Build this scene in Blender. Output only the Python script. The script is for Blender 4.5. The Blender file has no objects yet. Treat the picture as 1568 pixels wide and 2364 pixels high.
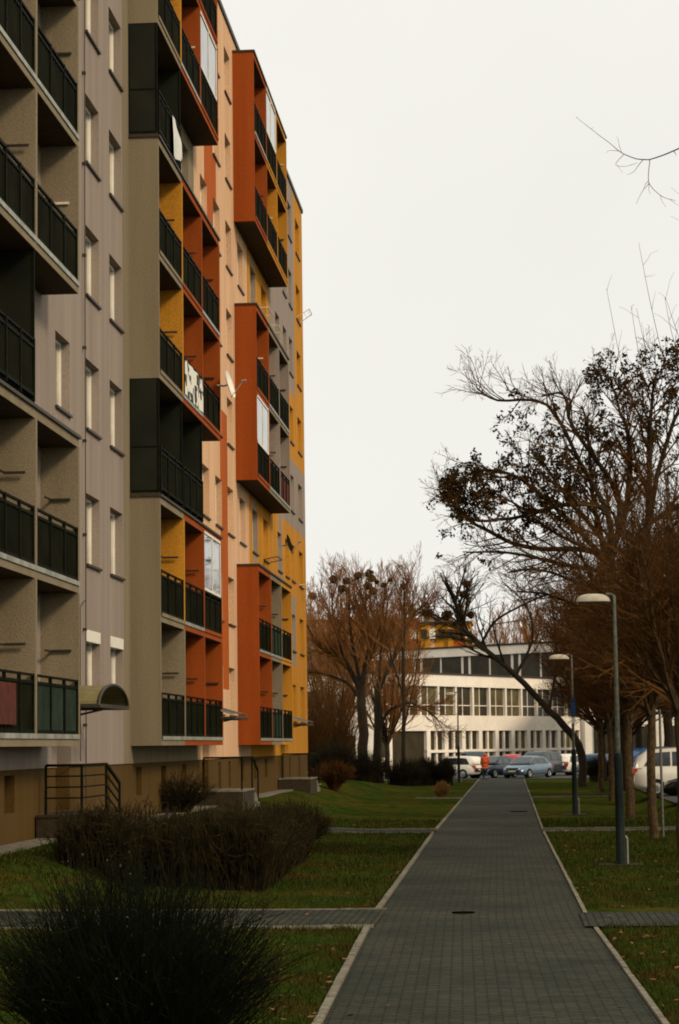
import bpy, math, random
from mathutils import Vector, Matrix, noise
R = math.radians
scene = bpy.context.scene
COL = scene.collection
random.seed(7)

# ------------------------------------------------------------------ camera
cam_d = bpy.data.cameras.new('camera')
cam = bpy.data.objects.new('camera', cam_d); COL.objects.link(cam); scene.camera = cam
cam_d.sensor_fit = 'VERTICAL'; cam_d.sensor_height = 36.0; cam_d.lens = 36.0 * 5160 / 2364
cam_d.clip_start = 0.5; cam_d.clip_end = 3000
dY = Vector((397, -533, -5160)).normalized()          # world Y in camera axes
c_ = (-0.0137 * dY.x + dY.y) / (-dY.z)
dZ = Vector((-0.0137, 1, c_)).normalized()
dX = dY.cross(dZ)
cam.matrix_world = Matrix.Translation((0, 0, 2.35)) @ Matrix((dX, dY, dZ)).to_4x4()

# ------------------------------------------------------------------ world: nishita sky seen through a white overcast deck
world = bpy.data.worlds.new('World'); scene.world = world; world.use_nodes = True
nt = world.node_tree; nt.nodes.clear()
SUN_EL, SUN_AZ = R(34), R(128)      # azimuth from +Y clockwise towards +X
sky = nt.nodes.new('ShaderNodeTexSky'); sky.sky_type = 'NISHITA'; sky.sun_disc = False
sky.sun_elevation = SUN_EL; sky.sun_rotation = SUN_AZ
hs = nt.nodes.new('ShaderNodeHueSaturation'); hs.inputs['Saturation'].default_value = 0.25
mixc = nt.nodes.new('ShaderNodeMix'); mixc.data_type = 'RGBA'; mixc.inputs[0].default_value = 0.93
tcn = nt.nodes.new('ShaderNodeTexCoord')
nz = nt.nodes.new('ShaderNodeTexNoise'); nz.inputs['Scale'].default_value = 2.2; nz.inputs['Detail'].default_value = 4
rmp = nt.nodes.new('ShaderNodeValToRGB')
rmp.color_ramp.elements[0].position = 0.3; rmp.color_ramp.elements[0].color = (0.90, 0.885, 0.82, 1)
rmp.color_ramp.elements[1].position = 0.7; rmp.color_ramp.elements[1].color = (1.0, 0.98, 0.92, 1)
mul = nt.nodes.new('ShaderNodeVectorMath'); mul.operation = 'SCALE'; mul.inputs['Scale'].default_value = 10.0
bg = nt.nodes.new('ShaderNodeBackground'); bg.inputs['Strength'].default_value = 0.1
wo = nt.nodes.new('ShaderNodeOutputWorld')
L = nt.links.new
L(sky.outputs[0], hs.inputs['Color']); L(hs.outputs[0], mixc.inputs[6])
L(tcn.outputs['Generated'], nz.inputs['Vector']); L(nz.outputs['Fac'], rmp.inputs[0])
L(rmp.outputs[0], mul.inputs[0]); L(mul.outputs[0], mixc.inputs[7])
L(mixc.outputs[2], bg.inputs['Color']); L(bg.outputs[0], wo.inputs['Surface'])

sun_d = bpy.data.lights.new('sun', 'SUN'); sun_d.energy = 2.0; sun_d.angle = R(12); sun_d.color = (1.0, 0.83, 0.62)
sun = bpy.data.objects.new('sun', sun_d); COL.objects.link(sun)
sv = Vector((math.sin(SUN_AZ) * math.cos(SUN_EL), math.cos(SUN_AZ) * math.cos(SUN_EL), math.sin(SUN_EL)))
sun.rotation_euler = sv.to_track_quat('Z', 'Y').to_euler()

vs = scene.view_settings
vs.view_transform = 'Standard'; vs.look = 'None'; vs.gamma = 1.0; vs.exposure = 0.0
scene.cycles.max_bounces = 5; scene.cycles.diffuse_bounces = 1; scene.cycles.glossy_bounces = 3
scene.cycles.transparent_max_bounces = 8
scene.cycles.pixel_filter_type = 'BLACKMAN_HARRIS'; scene.cycles.filter_width = 1.9

# ------------------------------------------------------------------ materials
def mat(name, color, rough=0.8, var=0.12, scale=20.0, big=0.08, bump=0.0, metal=0.0, spec=0.3, color2=None, bscale=None, streak=0.0):
    m = bpy.data.materials.new(name); m.use_nodes = True
    t = m.node_tree; n = t.nodes; b = n['Principled BSDF']
    b.inputs['Roughness'].default_value = rough; b.inputs['Metallic'].default_value = metal
    b.inputs['Specular IOR Level'].default_value = spec
    tc = n.new('ShaderNodeTexCoord')
    n1 = n.new('ShaderNodeTexNoise'); n1.inputs['Scale'].default_value = scale; n1.inputs['Detail'].default_value = 3
    n2 = n.new('ShaderNodeTexNoise'); n2.inputs['Scale'].default_value = 0.45; n2.inputs['Detail'].default_value = 5
    t.links.new(tc.outputs['Object'], n1.inputs['Vector'])
    if streak:
        mp = n.new('ShaderNodeMapping'); mp.inputs['Scale'].default_value = (5, 5, 0.35)
        t.links.new(tc.outputs['Object'], mp.inputs[0]); t.links.new(mp.outputs[0], n2.inputs['Vector'])
    else:
        t.links.new(tc.outputs['Object'], n2.inputs['Vector'])
    c2 = color2 if color2 else tuple(c * (1 - var) for c in color)
    c1 = color if color2 else tuple(min(1, c * (1 + var)) for c in color)
    r = n.new('ShaderNodeValToRGB')
    r.color_ramp.elements[0].position = 0.36; r.color_ramp.elements[0].color = (*c2, 1)
    r.color_ramp.elements[1].position = 0.64; r.color_ramp.elements[1].color = (*c1, 1)
    t.links.new(n1.outputs['Fac'], r.inputs[0])
    mx = n.new('ShaderNodeMix'); mx.data_type = 'RGBA'; mx.blend_type = 'MULTIPLY'; mx.inputs[0].default_value = 1
    r2 = n.new('ShaderNodeValToRGB')
    r2.color_ramp.elements[0].position = 0.3; r2.color_ramp.elements[0].color = (1 - 2 * big, 1 - 2.1 * big, 1 - 2.3 * big, 1)
    r2.color_ramp.elements[1].position = 0.7; r2.color_ramp.elements[1].color = (1, 1, 1, 1)
    t.links.new(n2.outputs['Fac'], r2.inputs[0])
    t.links.new(r.outputs[0], mx.inputs[6]); t.links.new(r2.outputs[0], mx.inputs[7])
    t.links.new(mx.outputs[2], b.inputs['Base Color'])
    if bump:
        n3 = n.new('ShaderNodeTexNoise'); n3.inputs['Scale'].default_value = bscale or 60; n3.inputs['Detail'].default_value = 3
        t.links.new(tc.outputs['Object'], n3.inputs['Vector'])
        bp = n.new('ShaderNodeBump'); bp.inputs['Strength'].default_value = bump; bp.inputs['Distance'].default_value = 0.02
        t.links.new(n3.outputs['Fac'], bp.inputs['Height']); t.links.new(bp.outputs[0], b.inputs['Normal'])
    return m

def glass(name, tint, rough=0.06):
    m = mat(name, tint, rough=rough, var=0.3, scale=1.2, big=0.1, spec=0.25 if rough > 0.1 else 0.8)
    return m

M = {}
W = dict(rough=0.95, var=0.14, scale=34, big=0.11, bump=0.5, bscale=40, spec=0.15, streak=1)
M['mauve'] = mat('mauve_render', (0.335, 0.268, 0.215), **W)
M['grey'] = mat('grey_brown_render', (0.262, 0.208, 0.128), **W)
M['yellow'] = mat('ochre_render', (0.58, 0.25, 0.024), **W)
M['orange'] = mat('burnt_orange_render', (0.34, 0.070, 0.010), **W)
M['orange2'] = mat('orange_render', (0.48, 0.105, 0.014), **W)
M['peach'] = mat('peach_render', (0.76, 0.46, 0.26), **W)
M['plinth'] = mat('brown_plinth_render', (0.105, 0.058, 0.013), **W)
M['concrete'] = mat('concrete', (0.30, 0.26, 0.19), rough=0.9, var=0.15, scale=14, big=0.12, bump=0.4)
M['flash'] = mat('dark_flashing', (0.045, 0.035, 0.02), rough=0.6, var=0.2, scale=5)
M['edge'] = mat('metal_drip_edge', (0.30, 0.30, 0.24), rough=0.5, var=0.25, scale=3, metal=0.0)
M['rail'] = mat('railing_dark_paint', (0.008, 0.009, 0.004), spec=0.04, rough=0.7, var=0.3, scale=8)
M['slab'] = mat('shade_darkened_slab', (0.06, 0.036, 0.016), rough=0.9, var=0.2, scale=8, big=0.15)  # shade under the balconies is put into this dark slab colour
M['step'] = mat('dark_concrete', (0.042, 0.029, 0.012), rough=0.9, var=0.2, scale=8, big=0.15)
M['panel'] = mat('railing_panel', (0.011, 0.011, 0.004), spec=0.03, rough=0.8, var=0.3, scale=1.5, big=0.2)
M['panel_teal'] = mat('ribbed_sheet', (0.028, 0.042, 0.028), rough=0.8, spec=0.05, var=0.2, scale=2.5, big=0.15)
M['panel_red'] = mat('red_brown_cloth', (0.09, 0.018, 0.006), rough=0.8, var=0.2, scale=6)
M['smoke'] = glass('smoked_glass', (0.012, 0.013, 0.005), rough=0.4)
M['glass'] = glass('window_glass', (0.55, 0.50, 0.42))
M['glass'].node_tree.nodes['Principled BSDF'].inputs['Metallic'].default_value = 0.7
M['mirror'] = glass('balcony_glazing_glass', (0.25, 0.25, 0.25), rough=0.03)
M['mirror'].node_tree.nodes['Principled BSDF'].inputs['Metallic'].default_value = 0.85
M['white'] = mat('white_window_frame', (0.88, 0.82, 0.68), rough=0.5, var=0.04, scale=4, big=0.05)
M['sill'] = mat('dark_sill', (0.05, 0.035, 0.02), rough=0.5)
M['steel'] = mat('galvanised_steel', (0.42, 0.40, 0.34), rough=0.4, metal=0.3, var=0.15)
M['bar'] = mat('laundry_bar', (0.03, 0.02, 0.01), rough=0.6)
M['barw'] = mat('pale_laundry_bar', (0.75, 0.62, 0.45), rough=0.6)
M['canopy'] = mat('yellowed_canopy_sheet', (0.20, 0.16, 0.06), rough=0.5, var=0.15, scale=5)
M['cloth'] = mat('white_cloth', (0.8, 0.78, 0.7), rough=0.9, var=0.05)
M['bark'] = mat('bark', (0.034, 0.024, 0.011), rough=0.95, var=0.35, scale=14, big=0.2, bump=0.6)
M['bark2'] = mat('pale_bark', (0.085, 0.050, 0.017), rough=0.95, var=0.45, scale=9, big=0.25, bump=0.6)
M['twig'] = mat('brown_twig', (0.098, 0.044, 0.012), spec=0.05, rough=0.9, var=0.3, scale=1.0)
M['twigr'] = mat('reddish_twig', (0.26, 0.110, 0.034), spec=0.05, rough=0.9, var=0.3, scale=0.6)
M['twigd'] = mat('dark_twig', (0.034, 0.026, 0.012), spec=0.05, rough=0.9, var=0.3, scale=1.0)
M['leafd'] = mat('withered_leaf', (0.045, 0.028, 0.009), spec=0.05, rough=0.8, var=0.4, scale=2.5)
M['mist'] = mat('mistletoe_leaf', (0.11, 0.06, 0.012), rough=0.8, var=0.3, scale=2)
M['shrub'] = mat('shrub_stem', (0.007, 0.009, 0.003), spec=0.05, rough=0.9, var=0.4, scale=6)
M['hedge'] = mat('hedge_stem', (0.034, 0.025, 0.009), spec=0.05, rough=0.9, var=0.45, scale=5)
M['bud'] = mat('pale_bud', (0.06, 0.045, 0.014), rough=0.8, var=0.4, scale=4)
M['gold'] = mat('golden_shrub_twig', (0.26, 0.13, 0.035), rough=0.9, var=0.3)
M['lampg'] = mat('lamp_pole_green', (0.006, 0.011, 0.007), spec=0.15, rough=0.6, var=0.3, scale=10)
M['lamps'] = mat('lamp_pole_grey', (0.10, 0.098, 0.068), rough=0.5, var=0.35, scale=16)
M['lampw'] = mat('lamp_dome', (0.62, 0.52, 0.38), rough=0.35, var=0.08, scale=8)
M['blue'] = mat('blue_sign', (0.01, 0.05, 0.16), rough=0.4)
M['school'] = mat('school_white_render', (0.95, 0.84, 0.69), rough=0.85, var=0.04, scale=3, big=0.07)
M['sdark'] = glass('school_window_glass', (0.040, 0.030, 0.013), rough=0.35)
M['sdark2'] = glass('school_window_curtain', (0.12, 0.09, 0.035), rough=0.4)
M['tyre'] = mat('tyre', (0.012, 0.012, 0.012), rough=0.9)
M['rim'] = mat('wheel_rim', (0.3, 0.3, 0.3), rough=0.4, metal=0.5)
M['carglass'] = glass('car_glass', (0.025, 0.03, 0.03), rough=0.05)
M['tail'] = mat('tail_light', (0.55, 0.05, 0.01), rough=0.3)
M['head'] = mat('head_light', (0.75, 0.75, 0.7), rough=0.2)
M['plate'] = mat('number_plate', (0.55, 0.5, 0.3), rough=0.5)
M['skin'] = mat('skin', (0.45, 0.25, 0.17), rough=0.6, var=0.04)
M['jacket'] = mat('orange_red_jacket', (0.56, 0.085, 0.02), rough=0.8, var=0.12, scale=12)
M['jeans'] = mat('dark_blue_trousers', (0.012, 0.035, 0.055), rough=0.9)
M['hair'] = mat('dark_hair', (0.02, 0.012, 0.006), rough=0.8)
M['kerb'] = mat('kerb_concrete', (0.20, 0.175, 0.12), rough=0.9, var=0.25, scale=7, big=0.15, bump=0.5)
M['asphalt'] = mat('asphalt', (0.05, 0.05, 0.045), rough=0.9, var=0.2, scale=20, bump=0.4)
M['iron'] = mat('cast_iron', (0.006, 0.006, 0.004), rough=1.0, spec=0.0)

def grass_mat():
    m = mat('lawn_grass', (0.024, 0.044, 0.006), rough=1.0, var=0.45, scale=3.0, big=0.0, spec=0.0, bump=1.0, bscale=18)
    t = m.node_tree; n = t.nodes; b = n['Principled BSDF']
    src = b.inputs['Base Color'].links[0].from_socket
    tc = n.new('ShaderNodeTexCoord'); nn = n.new('ShaderNodeTexNoise'); nn.inputs['Scale'].default_value = 0.6; nn.inputs['Detail'].default_value = 8
    nn.inputs['Roughness'].default_value = 0.7
    t.links.new(tc.outputs['Object'], nn.inputs['Vector'])
    r = n.new('ShaderNodeValToRGB'); r.color_ramp.elements[0].position = 0.43; r.color_ramp.elements[0].color = (0, 0, 0, 1)
    r.color_ramp.elements[1].position = 0.68; r.color_ramp.elements[1].color = (1, 1, 1, 1)
    t.links.new(nn.outputs['Fac'], r.inputs[0])
    mx = n.new('ShaderNodeMix'); mx.data_type = 'RGBA'
    mx.inputs[7].default_value = (0.075, 0.047, 0.010, 1)
    t.links.new(r.outputs[0], mx.inputs[0]); t.links.new(src, mx.inputs[6]); t.links.new(mx.outputs[2], b.inputs['Base Color'])
    return m
M['grass'] = grass_mat()
M['blade'] = mat('grass_blade', (0.026, 0.049, 0.007), rough=0.9, spec=0.0, color2=(0.050, 0.036, 0.009), scale=0.9, big=0.1)
M['litter'] = mat('fallen_leaf', (0.16, 0.065, 0.018), rough=0.9, var=0.4, scale=3)

def paver_mat():
    m = bpy.data.materials.new('brick_pavers'); m.use_nodes = True
    t = m.node_tree; n = t.nodes; b = n['Principled BSDF']; b.inputs['Roughness'].default_value = 0.85
    b.inputs['Specular IOR Level'].default_value = 0.12
    tc = n.new('ShaderNodeTexCoord')
    br = n.new('ShaderNodeTexBrick'); br.inputs['Scale'].default_value = 1.0; br.offset = 0.5
    br.inputs['Brick Width'].default_value = 0.23; br.inputs['Row Height'].default_value = 0.105
    br.inputs['Mortar Size'].default_value = 0.011; br.inputs['Mortar Smooth'].default_value = 0.2; br.inputs['Bias'].default_value = 0
    br.inputs['Color1'].default_value = (0.026, 0.029, 0.019, 1); br.inputs['Color2'].default_value = (0.054, 0.053, 0.034, 1)
    br.inputs['Mortar'].default_value = (0.006, 0.008, 0.004, 1)
    t.links.new(tc.outputs['UV'], br.inputs['Vector'])
    n1 = n.new('ShaderNodeTexNoise'); n1.inputs['Scale'].default_value = 14; n1.inputs['Detail'].default_value = 4
    n2 = n.new('ShaderNodeTexNoise'); n2.inputs['Scale'].default_value = 0.5; n2.inputs['Detail'].default_value = 6
    t.links.new(tc.outputs['UV'], n1.inputs['Vector']); t.links.new(tc.outputs['UV'], n2.inputs['Vector'])
    def ramp(a, lo, hi):
        r = n.new('ShaderNodeValToRGB'); r.color_ramp.elements[0].position = 0.32; r.color_ramp.elements[0].color = (*lo, 1)
        r.color_ramp.elements[1].position = 0.68; r.color_ramp.elements[1].color = (*hi, 1); t.links.new(a, r.inputs[0]); return r.outputs[0]
    def mulc(a, c):
        x = n.new('ShaderNodeMix'); x.data_type = 'RGBA'; x.blend_type = 'MULTIPLY'; x.inputs[0].default_value = 1
        t.links.new(a, x.inputs[6]); t.links.new(c, x.inputs[7]); return x.outputs[2]
    o = mulc(br.outputs['Color'], ramp(n1.outputs['Fac'], (0.68, 0.68, 0.68), (1.3, 1.3, 1.3)))
    o = mulc(o, ramp(n2.outputs['Fac'], (0.55, 0.60, 0.52), (1.2, 1.12, 1.0)))
    t.links.new(o, b.inputs['Base Color'])
    bp = n.new('ShaderNodeBump'); bp.inputs['Strength'].default_value = 0.8; bp.inputs['Distance'].default_value = 0.01; bp.invert = True
    t.links.new(br.outputs['Fac'], bp.inputs['Height']); t.links.new(bp.outputs[0], b.inputs['Normal'])
    return m
M['paver'] = paver_mat()

# ------------------------------------------------------------------ mesh helpers
class MB:
    def __init__(s): s.v = []; s.f = []; s.m = []; s.mats = []
    def mi(s, m):
        if m not in s.mats: s.mats.append(m)
        return s.mats.index(m)
    def poly(s, pts, m):
        b = len(s.v); s.v += [tuple(p) for p in pts]; s.f.append(tuple(range(b, b + len(pts)))); s.m.append(s.mi(m))
    def box(s, x0, x1, y0, y1, z0, z1, m):
        b = len(s.v); k = s.mi(m)
        s.v += [(x0, y0, z0), (x1, y0, z0), (x1, y1, z0), (x0, y1, z0), (x0, y0, z1), (x1, y0, z1), (x1, y1, z1), (x0, y1, z1)]
        for q in ((0, 3, 2, 1), (4, 5, 6, 7), (0, 1, 5, 4), (1, 2, 6, 5), (2, 3, 7, 6), (3, 0, 4, 7)):
            s.f.append(tuple(b + i for i in q)); s.m.append(k)
    def bar(s, a, c, w, m, h=None):
        a = Vector(a); c = Vector(c); d = (c - a).normalized(); h = h or w
        u = d.cross(Vector((0, 0, 1)))
        if u.length < 1e-3: u = Vector((1, 0, 0))
        u.normalize(); t = u.cross(d)
        b = len(s.v); k = s.mi(m)
        for p in (a, c):
            for q in ((-1, -1), (1, -1), (1, 1), (-1, 1)): s.v.append(tuple(p + u * q[0] * w / 2 + t * q[1] * h / 2))
        for q in ((3, 2, 1, 0), (4, 5, 6, 7), (0, 1, 5, 4), (1, 2, 6, 5), (2, 3, 7, 6), (3, 0, 4, 7)):
            s.f.append(tuple(b + i for i in q)); s.m.append(k)
    def tube(s, pts, rad, k, m, cap=False):
        n = len(pts); b = len(s.v); mi = s.mi(m)
        d = (pts[-1] - pts[0]); u = d.orthogonal().normalized() if d.length > 1e-6 else Vector((1, 0, 0))
        for i, p in enumerate(pts):
            t = (pts[min(i + 1, n - 1)] - pts[max(i - 1, 0)])
            if t.length < 1e-9: t = Vector((0, 0, 1))
            t.normalize()
            u = (u - t * u.dot(t))
            if u.length < 1e-6: u = t.orthogonal()
            u.normalize(); w = t.cross(u)
            for j in range(k):
                a = 2 * math.pi * j / k; r = rad[i]
                q = p + u * (r * math.cos(a)) + w * (r * math.sin(a)); s.v.append((q.x, q.y, q.z))
        for i in range(n - 1):
            for j in range(k):
                a = b + i * k + j; c = b + i * k + (j + 1) % k
                s.f.append((a, c, c + k, a + k)); s.m.append(mi)
        if cap:
            s.f.append(tuple(b + (n - 1) * k + j for j in range(k))); s.m.append(mi)
            s.f.append(tuple(b + j for j in reversed(range(k)))); s.m.append(mi)
    def lathe(s, c, prof, k, m):      # prof: (r, z)
        b = len(s.v); mi = s.mi(m)
        for r, z in prof:
            for j in range(k):
                a = 2 * math.pi * j / k; s.v.append((c[0] + r * math.cos(a), c[1] + r * math.sin(a), c[2] + z))
        for i in range(len(prof) - 1):
            for j in range(k):
                a = b + i * k + j; q = b + i * k + (j + 1) % k
                s.f.append((a, q, q + k, a + k)); s.m.append(mi)
    def quad(s, p, size, m, flat=False):
        a = Vector((random.gauss(0, 1), random.gauss(0, 1), random.gauss(0, 1))).normalized()
        u = a.orthogonal().normalized(); w = a.cross(u); an = random.random() * 6.28
        u, w = u * math.cos(an) + w * math.sin(an), w * math.cos(an) - u * math.sin(an)
        u = u * size; w = w * size * 0.6
        b = len(s.v); k = s.mi(m)
        for q in (p - u, p - w, p + u, p + w): s.v.append((q.x, q.y, q.z))
        s.f.append((b, b + 1, b + 2, b + 3)); s.m.append(k)
    def mesh(s, name):
        me = bpy.data.meshes.new(name); me.from_pydata(s.v, [], s.f)
        for m in s.mats: me.materials.append(m)
        me.polygons.foreach_set('material_index', s.m); me.update(); return me
    def build(s, name, parent=None, smooth=False):
        me = s.mesh(name)
        if smooth: me.polygons.foreach_set('use_smooth', [True] * len(me.polygons))
        return link(name, me, parent)

def link(name, me, parent=None):
    o = bpy.data.objects.new(name, me); COL.objects.link(o)
    if parent: o.parent = parent
    return o
def tag(o, label=None, cat=None, group=None, kind=None):
    if label: o['label'] = label
    if cat: o['category'] = cat
    if group: o['group'] = group
    if kind: o['kind'] = kind
    return o
def empty(name, loc, label, cat, group=None, rz=0):
    o = bpy.data.objects.new(name, None); COL.objects.link(o); o.location = loc; o.rotation_euler = (0, 0, rz)
    o.empty_display_size = 0.2
    return tag(o, label, cat, group)
def children(o): return [c for c in KIDS.get(o.name, [])]
KIDS = {}
def copy_tree(o, parent=None):
    c = o.copy(); COL.objects.link(c)
    if parent: c.parent = parent
    for ch in list(o.children): copy_tree(ch, c)
    return c

# ------------------------------------------------------------------ terrain
def sstep(a, b, x):
    t = max(0.0, min(1.0, (x - a) / (b - a))); return t * t * (3 - 2 * t)
def cx_path(y):       # centre line of the brick path
    for (a, p), (c, q) in (((5, 0.08), (31, -0.49)), ((31, -0.49), (60, -0.665)), ((60, -0.665), (400, -0.80))):
        if y <= c: return p + (q - p) * (y - a) / (c - a)
    return -0.8
def gh(x, y):
    z = (0.12 * sstep(-3.2, -7, x) + 0.58 * sstep(-5.8, -8.3, x)) * sstep(31.8, 35.0, y) if x < 0 else 0.0
    z *= 1 - sstep(105, 140, y)
    z += 0.30 * sstep(4.2, 5.4, x) * sstep(60, 72, y) * (1 - sstep(125, 142, y))
    return z
def lawn():
    b = MB()
    xs = [-600, -300, -120, -60, -30, -18, -12, -9.5] + [-8.6 + 0.4 * i for i in range(41)] + [9, 12, 18, 30, 60, 120, 300, 600]
    ys = [-200, -40, 0, 8] + [10 + i * 1.0 for i in range(150)] + [170, 200, 260, 400, 700, 1200, 2200]
    for y in ys:
        for x in xs:
            d = abs(x - cx_path(y)); pz = -0.05 * (1 - sstep(1.3, 1.62, d)) if y < 147 else 0
            z = gh(x, y) + pz
            if 10 < y < 140 and d > 1.7 and x < 8: z += 0.035 * (noise.noise(Vector((x * 0.8, y * 0.35, 0))))
            if y > 143: z = -0.03
            b.v.append((x, y, z))
    n = len(xs); k = b.mi(M['grass'])
    for j in range(len(ys) - 1):
        for i in range(n - 1):
            b.f.append((j * n + i, j * n + i + 1, (j + 1) * n + i + 1, (j + 1) * n + i)); b.m.append(k)
    o = b.build('ground', smooth=True); o['kind'] = 'structure'
lawn()
def strip(name, pts_l, pts_r, m, zoff=0.0, mat_uv=True, kind='structure', zs=None):
    me = bpy.data.meshes.new(name); v = []; f = []
    for i, (a, c) in enumerate(zip(pts_l, pts_r)):
        v += [(a[0], a[1], a[2] + zoff), (c[0], c[1], c[2] + zoff)]
    for i in range(len(pts_l) - 1): f.append((2 * i, 2 * i + 1, 2 * i + 3, 2 * i + 2))
    me.from_pydata(v, [], f); me.materials.append(m)
    uv = me.uv_layers.new(name='uv')
    return me, uv, name
# main path, uv in metres so that the brick rows follow it
def main_path():
    ys = [8 + i for i in range(140)]; v = []; f = []; uvs = []
    for y in ys:
        c = cx_path(y)
        for s in (-1.41, 1.41): v.append((c + s, y, 0.0)); uvs.append((s, y))
    for i in range(len(ys) - 1): f.append((2 * i, 2 * i + 1, 2 * i + 3, 2 * i + 2))
    me = bpy.data.meshes.new('path'); me.from_pydata(v, [], f); me.materials.append(M['paver'])
    u = me.uv_layers.new(name='uv')
    for lp in me.loops: u.data[lp.index].uv = uvs[lp.vertex_index]
    link('path', me)['kind'] = 'structure'
main_path()
def kerb(name, pts, w, h, m=None, seg=1.0):
    b = MB()
    # a run of kerb stones, each about a metre with a thin joint
    for i in range(len(pts) - 1):
        a = Vector(pts[i]); c = Vector(pts[i + 1]); d = (c - a); n = Vector((-d.y, d.x, 0)).normalized() * w / 2; g = d.normalized() * 0.008
        a2 = a + g; c2 = c - g; j = random.uniform(-0.006, 0.006)
        up = Vector((0, 0, h + j)); dn = Vector((0, 0, -0.12))
        P = [a2 - n, c2 - n, c2 + n, a2 + n]
        lo = [p + dn for p in P]; hi = [p + up for p in P]
        b.poly(hi[::1], M['kerb'])
        for q in range(4): b.poly([lo[q], lo[(q + 1) % 4], hi[(q + 1) % 4], hi[q]], M['kerb'])
    o = b.build(name); o['kind'] = 'structure'
def path_edge(s, y0, y1):
    n = max(1, int(y1 - y0)); return [(cx_path(y0 + (y1 - y0) * i / n) + s, y0 + (y1 - y0) * i / n, 0) for i in range(n + 1)]
for s, spans in ((-1.46, [(9, 29.2), (32.3, 59.8), (62.3, 97), (98.6, 146)]), (1.46, [(9, 28.9), (31.3, 59.8), (61.8, 97), (98.4, 146)])):
    for y0, y1 in spans: kerb('path_kerb', path_edge(s, y0, y1), 0.075 if s < 0 else 0.055, 0.03 if s < 0 else 0.02)
def cross(x0, x1, y0, y1, edge=True, slope=0.0):
    n = max(2, int(abs(x1 - x0) * 1.5)); v = []; f = []; uvs = []
    for i in range(n + 1):
        x = x0 + (x1 - x0) * i / n
        for y in (y0, y1): v.append((x, y + slope * (x - x0), gh(x, y) + 0.022)); uvs.append((y, x))
    for i in range(n): f.append((2 * i, 2 * i + 2, 2 * i + 3, 2 * i + 1) if x1 > x0 else (2 * i, 2 * i + 1, 2 * i + 3, 2 * i + 2))
    me = bpy.data.meshes.new('side_path'); me.from_pydata(v, [], f); me.materials.append(M['paver'])
    u = me.uv_layers.new(name='uv')
    for lp in me.loops: u.data[lp.index].uv = uvs[lp.vertex_index]
    link('side_path', me)['kind'] = 'structure'
    if edge:
        for y in (y0 - 0.06, y1 + 0.06):
            pts = [(x0 + (x1 - x0) * i / n, y + slope * (x1 - x0) * i / n, gh(x0 + (x1 - x0) * i / n, y)) for i in range(n + 1)]
            kerb('path_kerb', pts, 0.06, 0.035)
cross(-1.82, -8.6, 29.3, 32.15); cross(0.88, 9, 28.92, 31.28, edge=False)
cross(-2.1, -8.0, 60.0, 62.1); cross(0.8, 9, 60.2, 61.6)
cross(-2.15, -4.2, 97.2, 98.4); cross(0.8, 9, 96.8, 98.4)
b = MB(); b.poly([(-22, 147, 0.012), (22, 147, 0.012), (26, 214, 0.012), (-26, 214, 0.012)], M['asphalt'])
b.build('car_park')['kind'] = 'structure'
b = MB(); b.poly([(5.3, 62, 0.325), (16, 62, 0.325), (16, 132, 0.335), (5.3, 132, 0.335)], M['asphalt'])
b.build('side_road')['kind'] = 'structure'
b = MB()      # concrete apron along the block
for i in range(33): b.box(-8.68, -8.15, 30 + i * 2.0, 31.985 + i * 2.0, 0.3, 0.735, M['kerb'])
b.build('footing_strip')['kind'] = 'structure'
for (x, y, r) in ((0.2, 77.5, 0.30), (-0.72, 31.6, 0.16)):
    b = MB(); b.lathe((x, y, 0.004), [(r, -0.01), (r, 0.012), (r * 0.9, 0.010), (r * 0.88, 0.004), (0.01, 0.004)], 24, M['iron'])
    o = b.build('manhole_cover'); tag(o, 'round dark manhole cover in the far part of the brick path' if r > 0.2 else 'small round cover set in the brick path near the crossing', 'manhole')
# grass blades near the viewer and leaf litter: uncountable ground cover
def blades():
    b = MB()
    k = 0
    while k < 95000:
        y = 15 + 55 * random.random() ** 1.6; hw = y * 0.16
        x = random.uniform(-0.235 * y, 0.075 * y + 0.3)
        if abs(x - cx_path(y)) < 1.5: 
            continue
        if x < -8.1: continue
        if (29.2 < y < 32.2) or (59.8 < y < 62.3): continue
        z = gh(x, y); h = random.uniform(0.025, 0.075) * (1 + y * 0.006); w = 0.006 + y * 0.00016
        a = random.random() * 6.28; dx, dy = math.cos(a) * w, math.sin(a) * w
        lx, ly = random.gauss(0, 0.03), random.gauss(0, 0.03)
        b.poly([(x - dx, y - dy, z - 0.02), (x + dx, y + dy, z - 0.02), (x + lx, y + ly, z + h)], M['blade']); k += 1
    o = b.build('grass'); tag(o, 'short green and brown tufts growing on the lawn', 'grass', kind='stuff')
    b = MB()
    for i in range(1500):
        y = 15 + 70 * random.random() ** 1.4; x = random.uniform(-0.235 * y, 0.08 * y)
        if x < -8 : continue
        on = abs(x - cx_path(y)) < 1.45
        if on and random.random() < 0.9: continue
        z = (0.012 if on else gh(x, y) + 0.05); s = random.uniform(0.02, 0.045); a = random.random() * 6.28
        u = Vector((math.cos(a), math.sin(a), random.uniform(-.3, .3))) * s; w = Vector((-math.sin(a), math.cos(a), random.uniform(-.3, .3))) * s * 0.6
        p = Vector((x, y, z + s * 0.3)); b.poly([p - u, p - w, p + u, p + w], M['litter'])
    o = b.build('leaf_litter'); tag(o, 'scattered brown fallen leaves on the lawn', 'leaves', kind='stuff')
blades()

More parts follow.
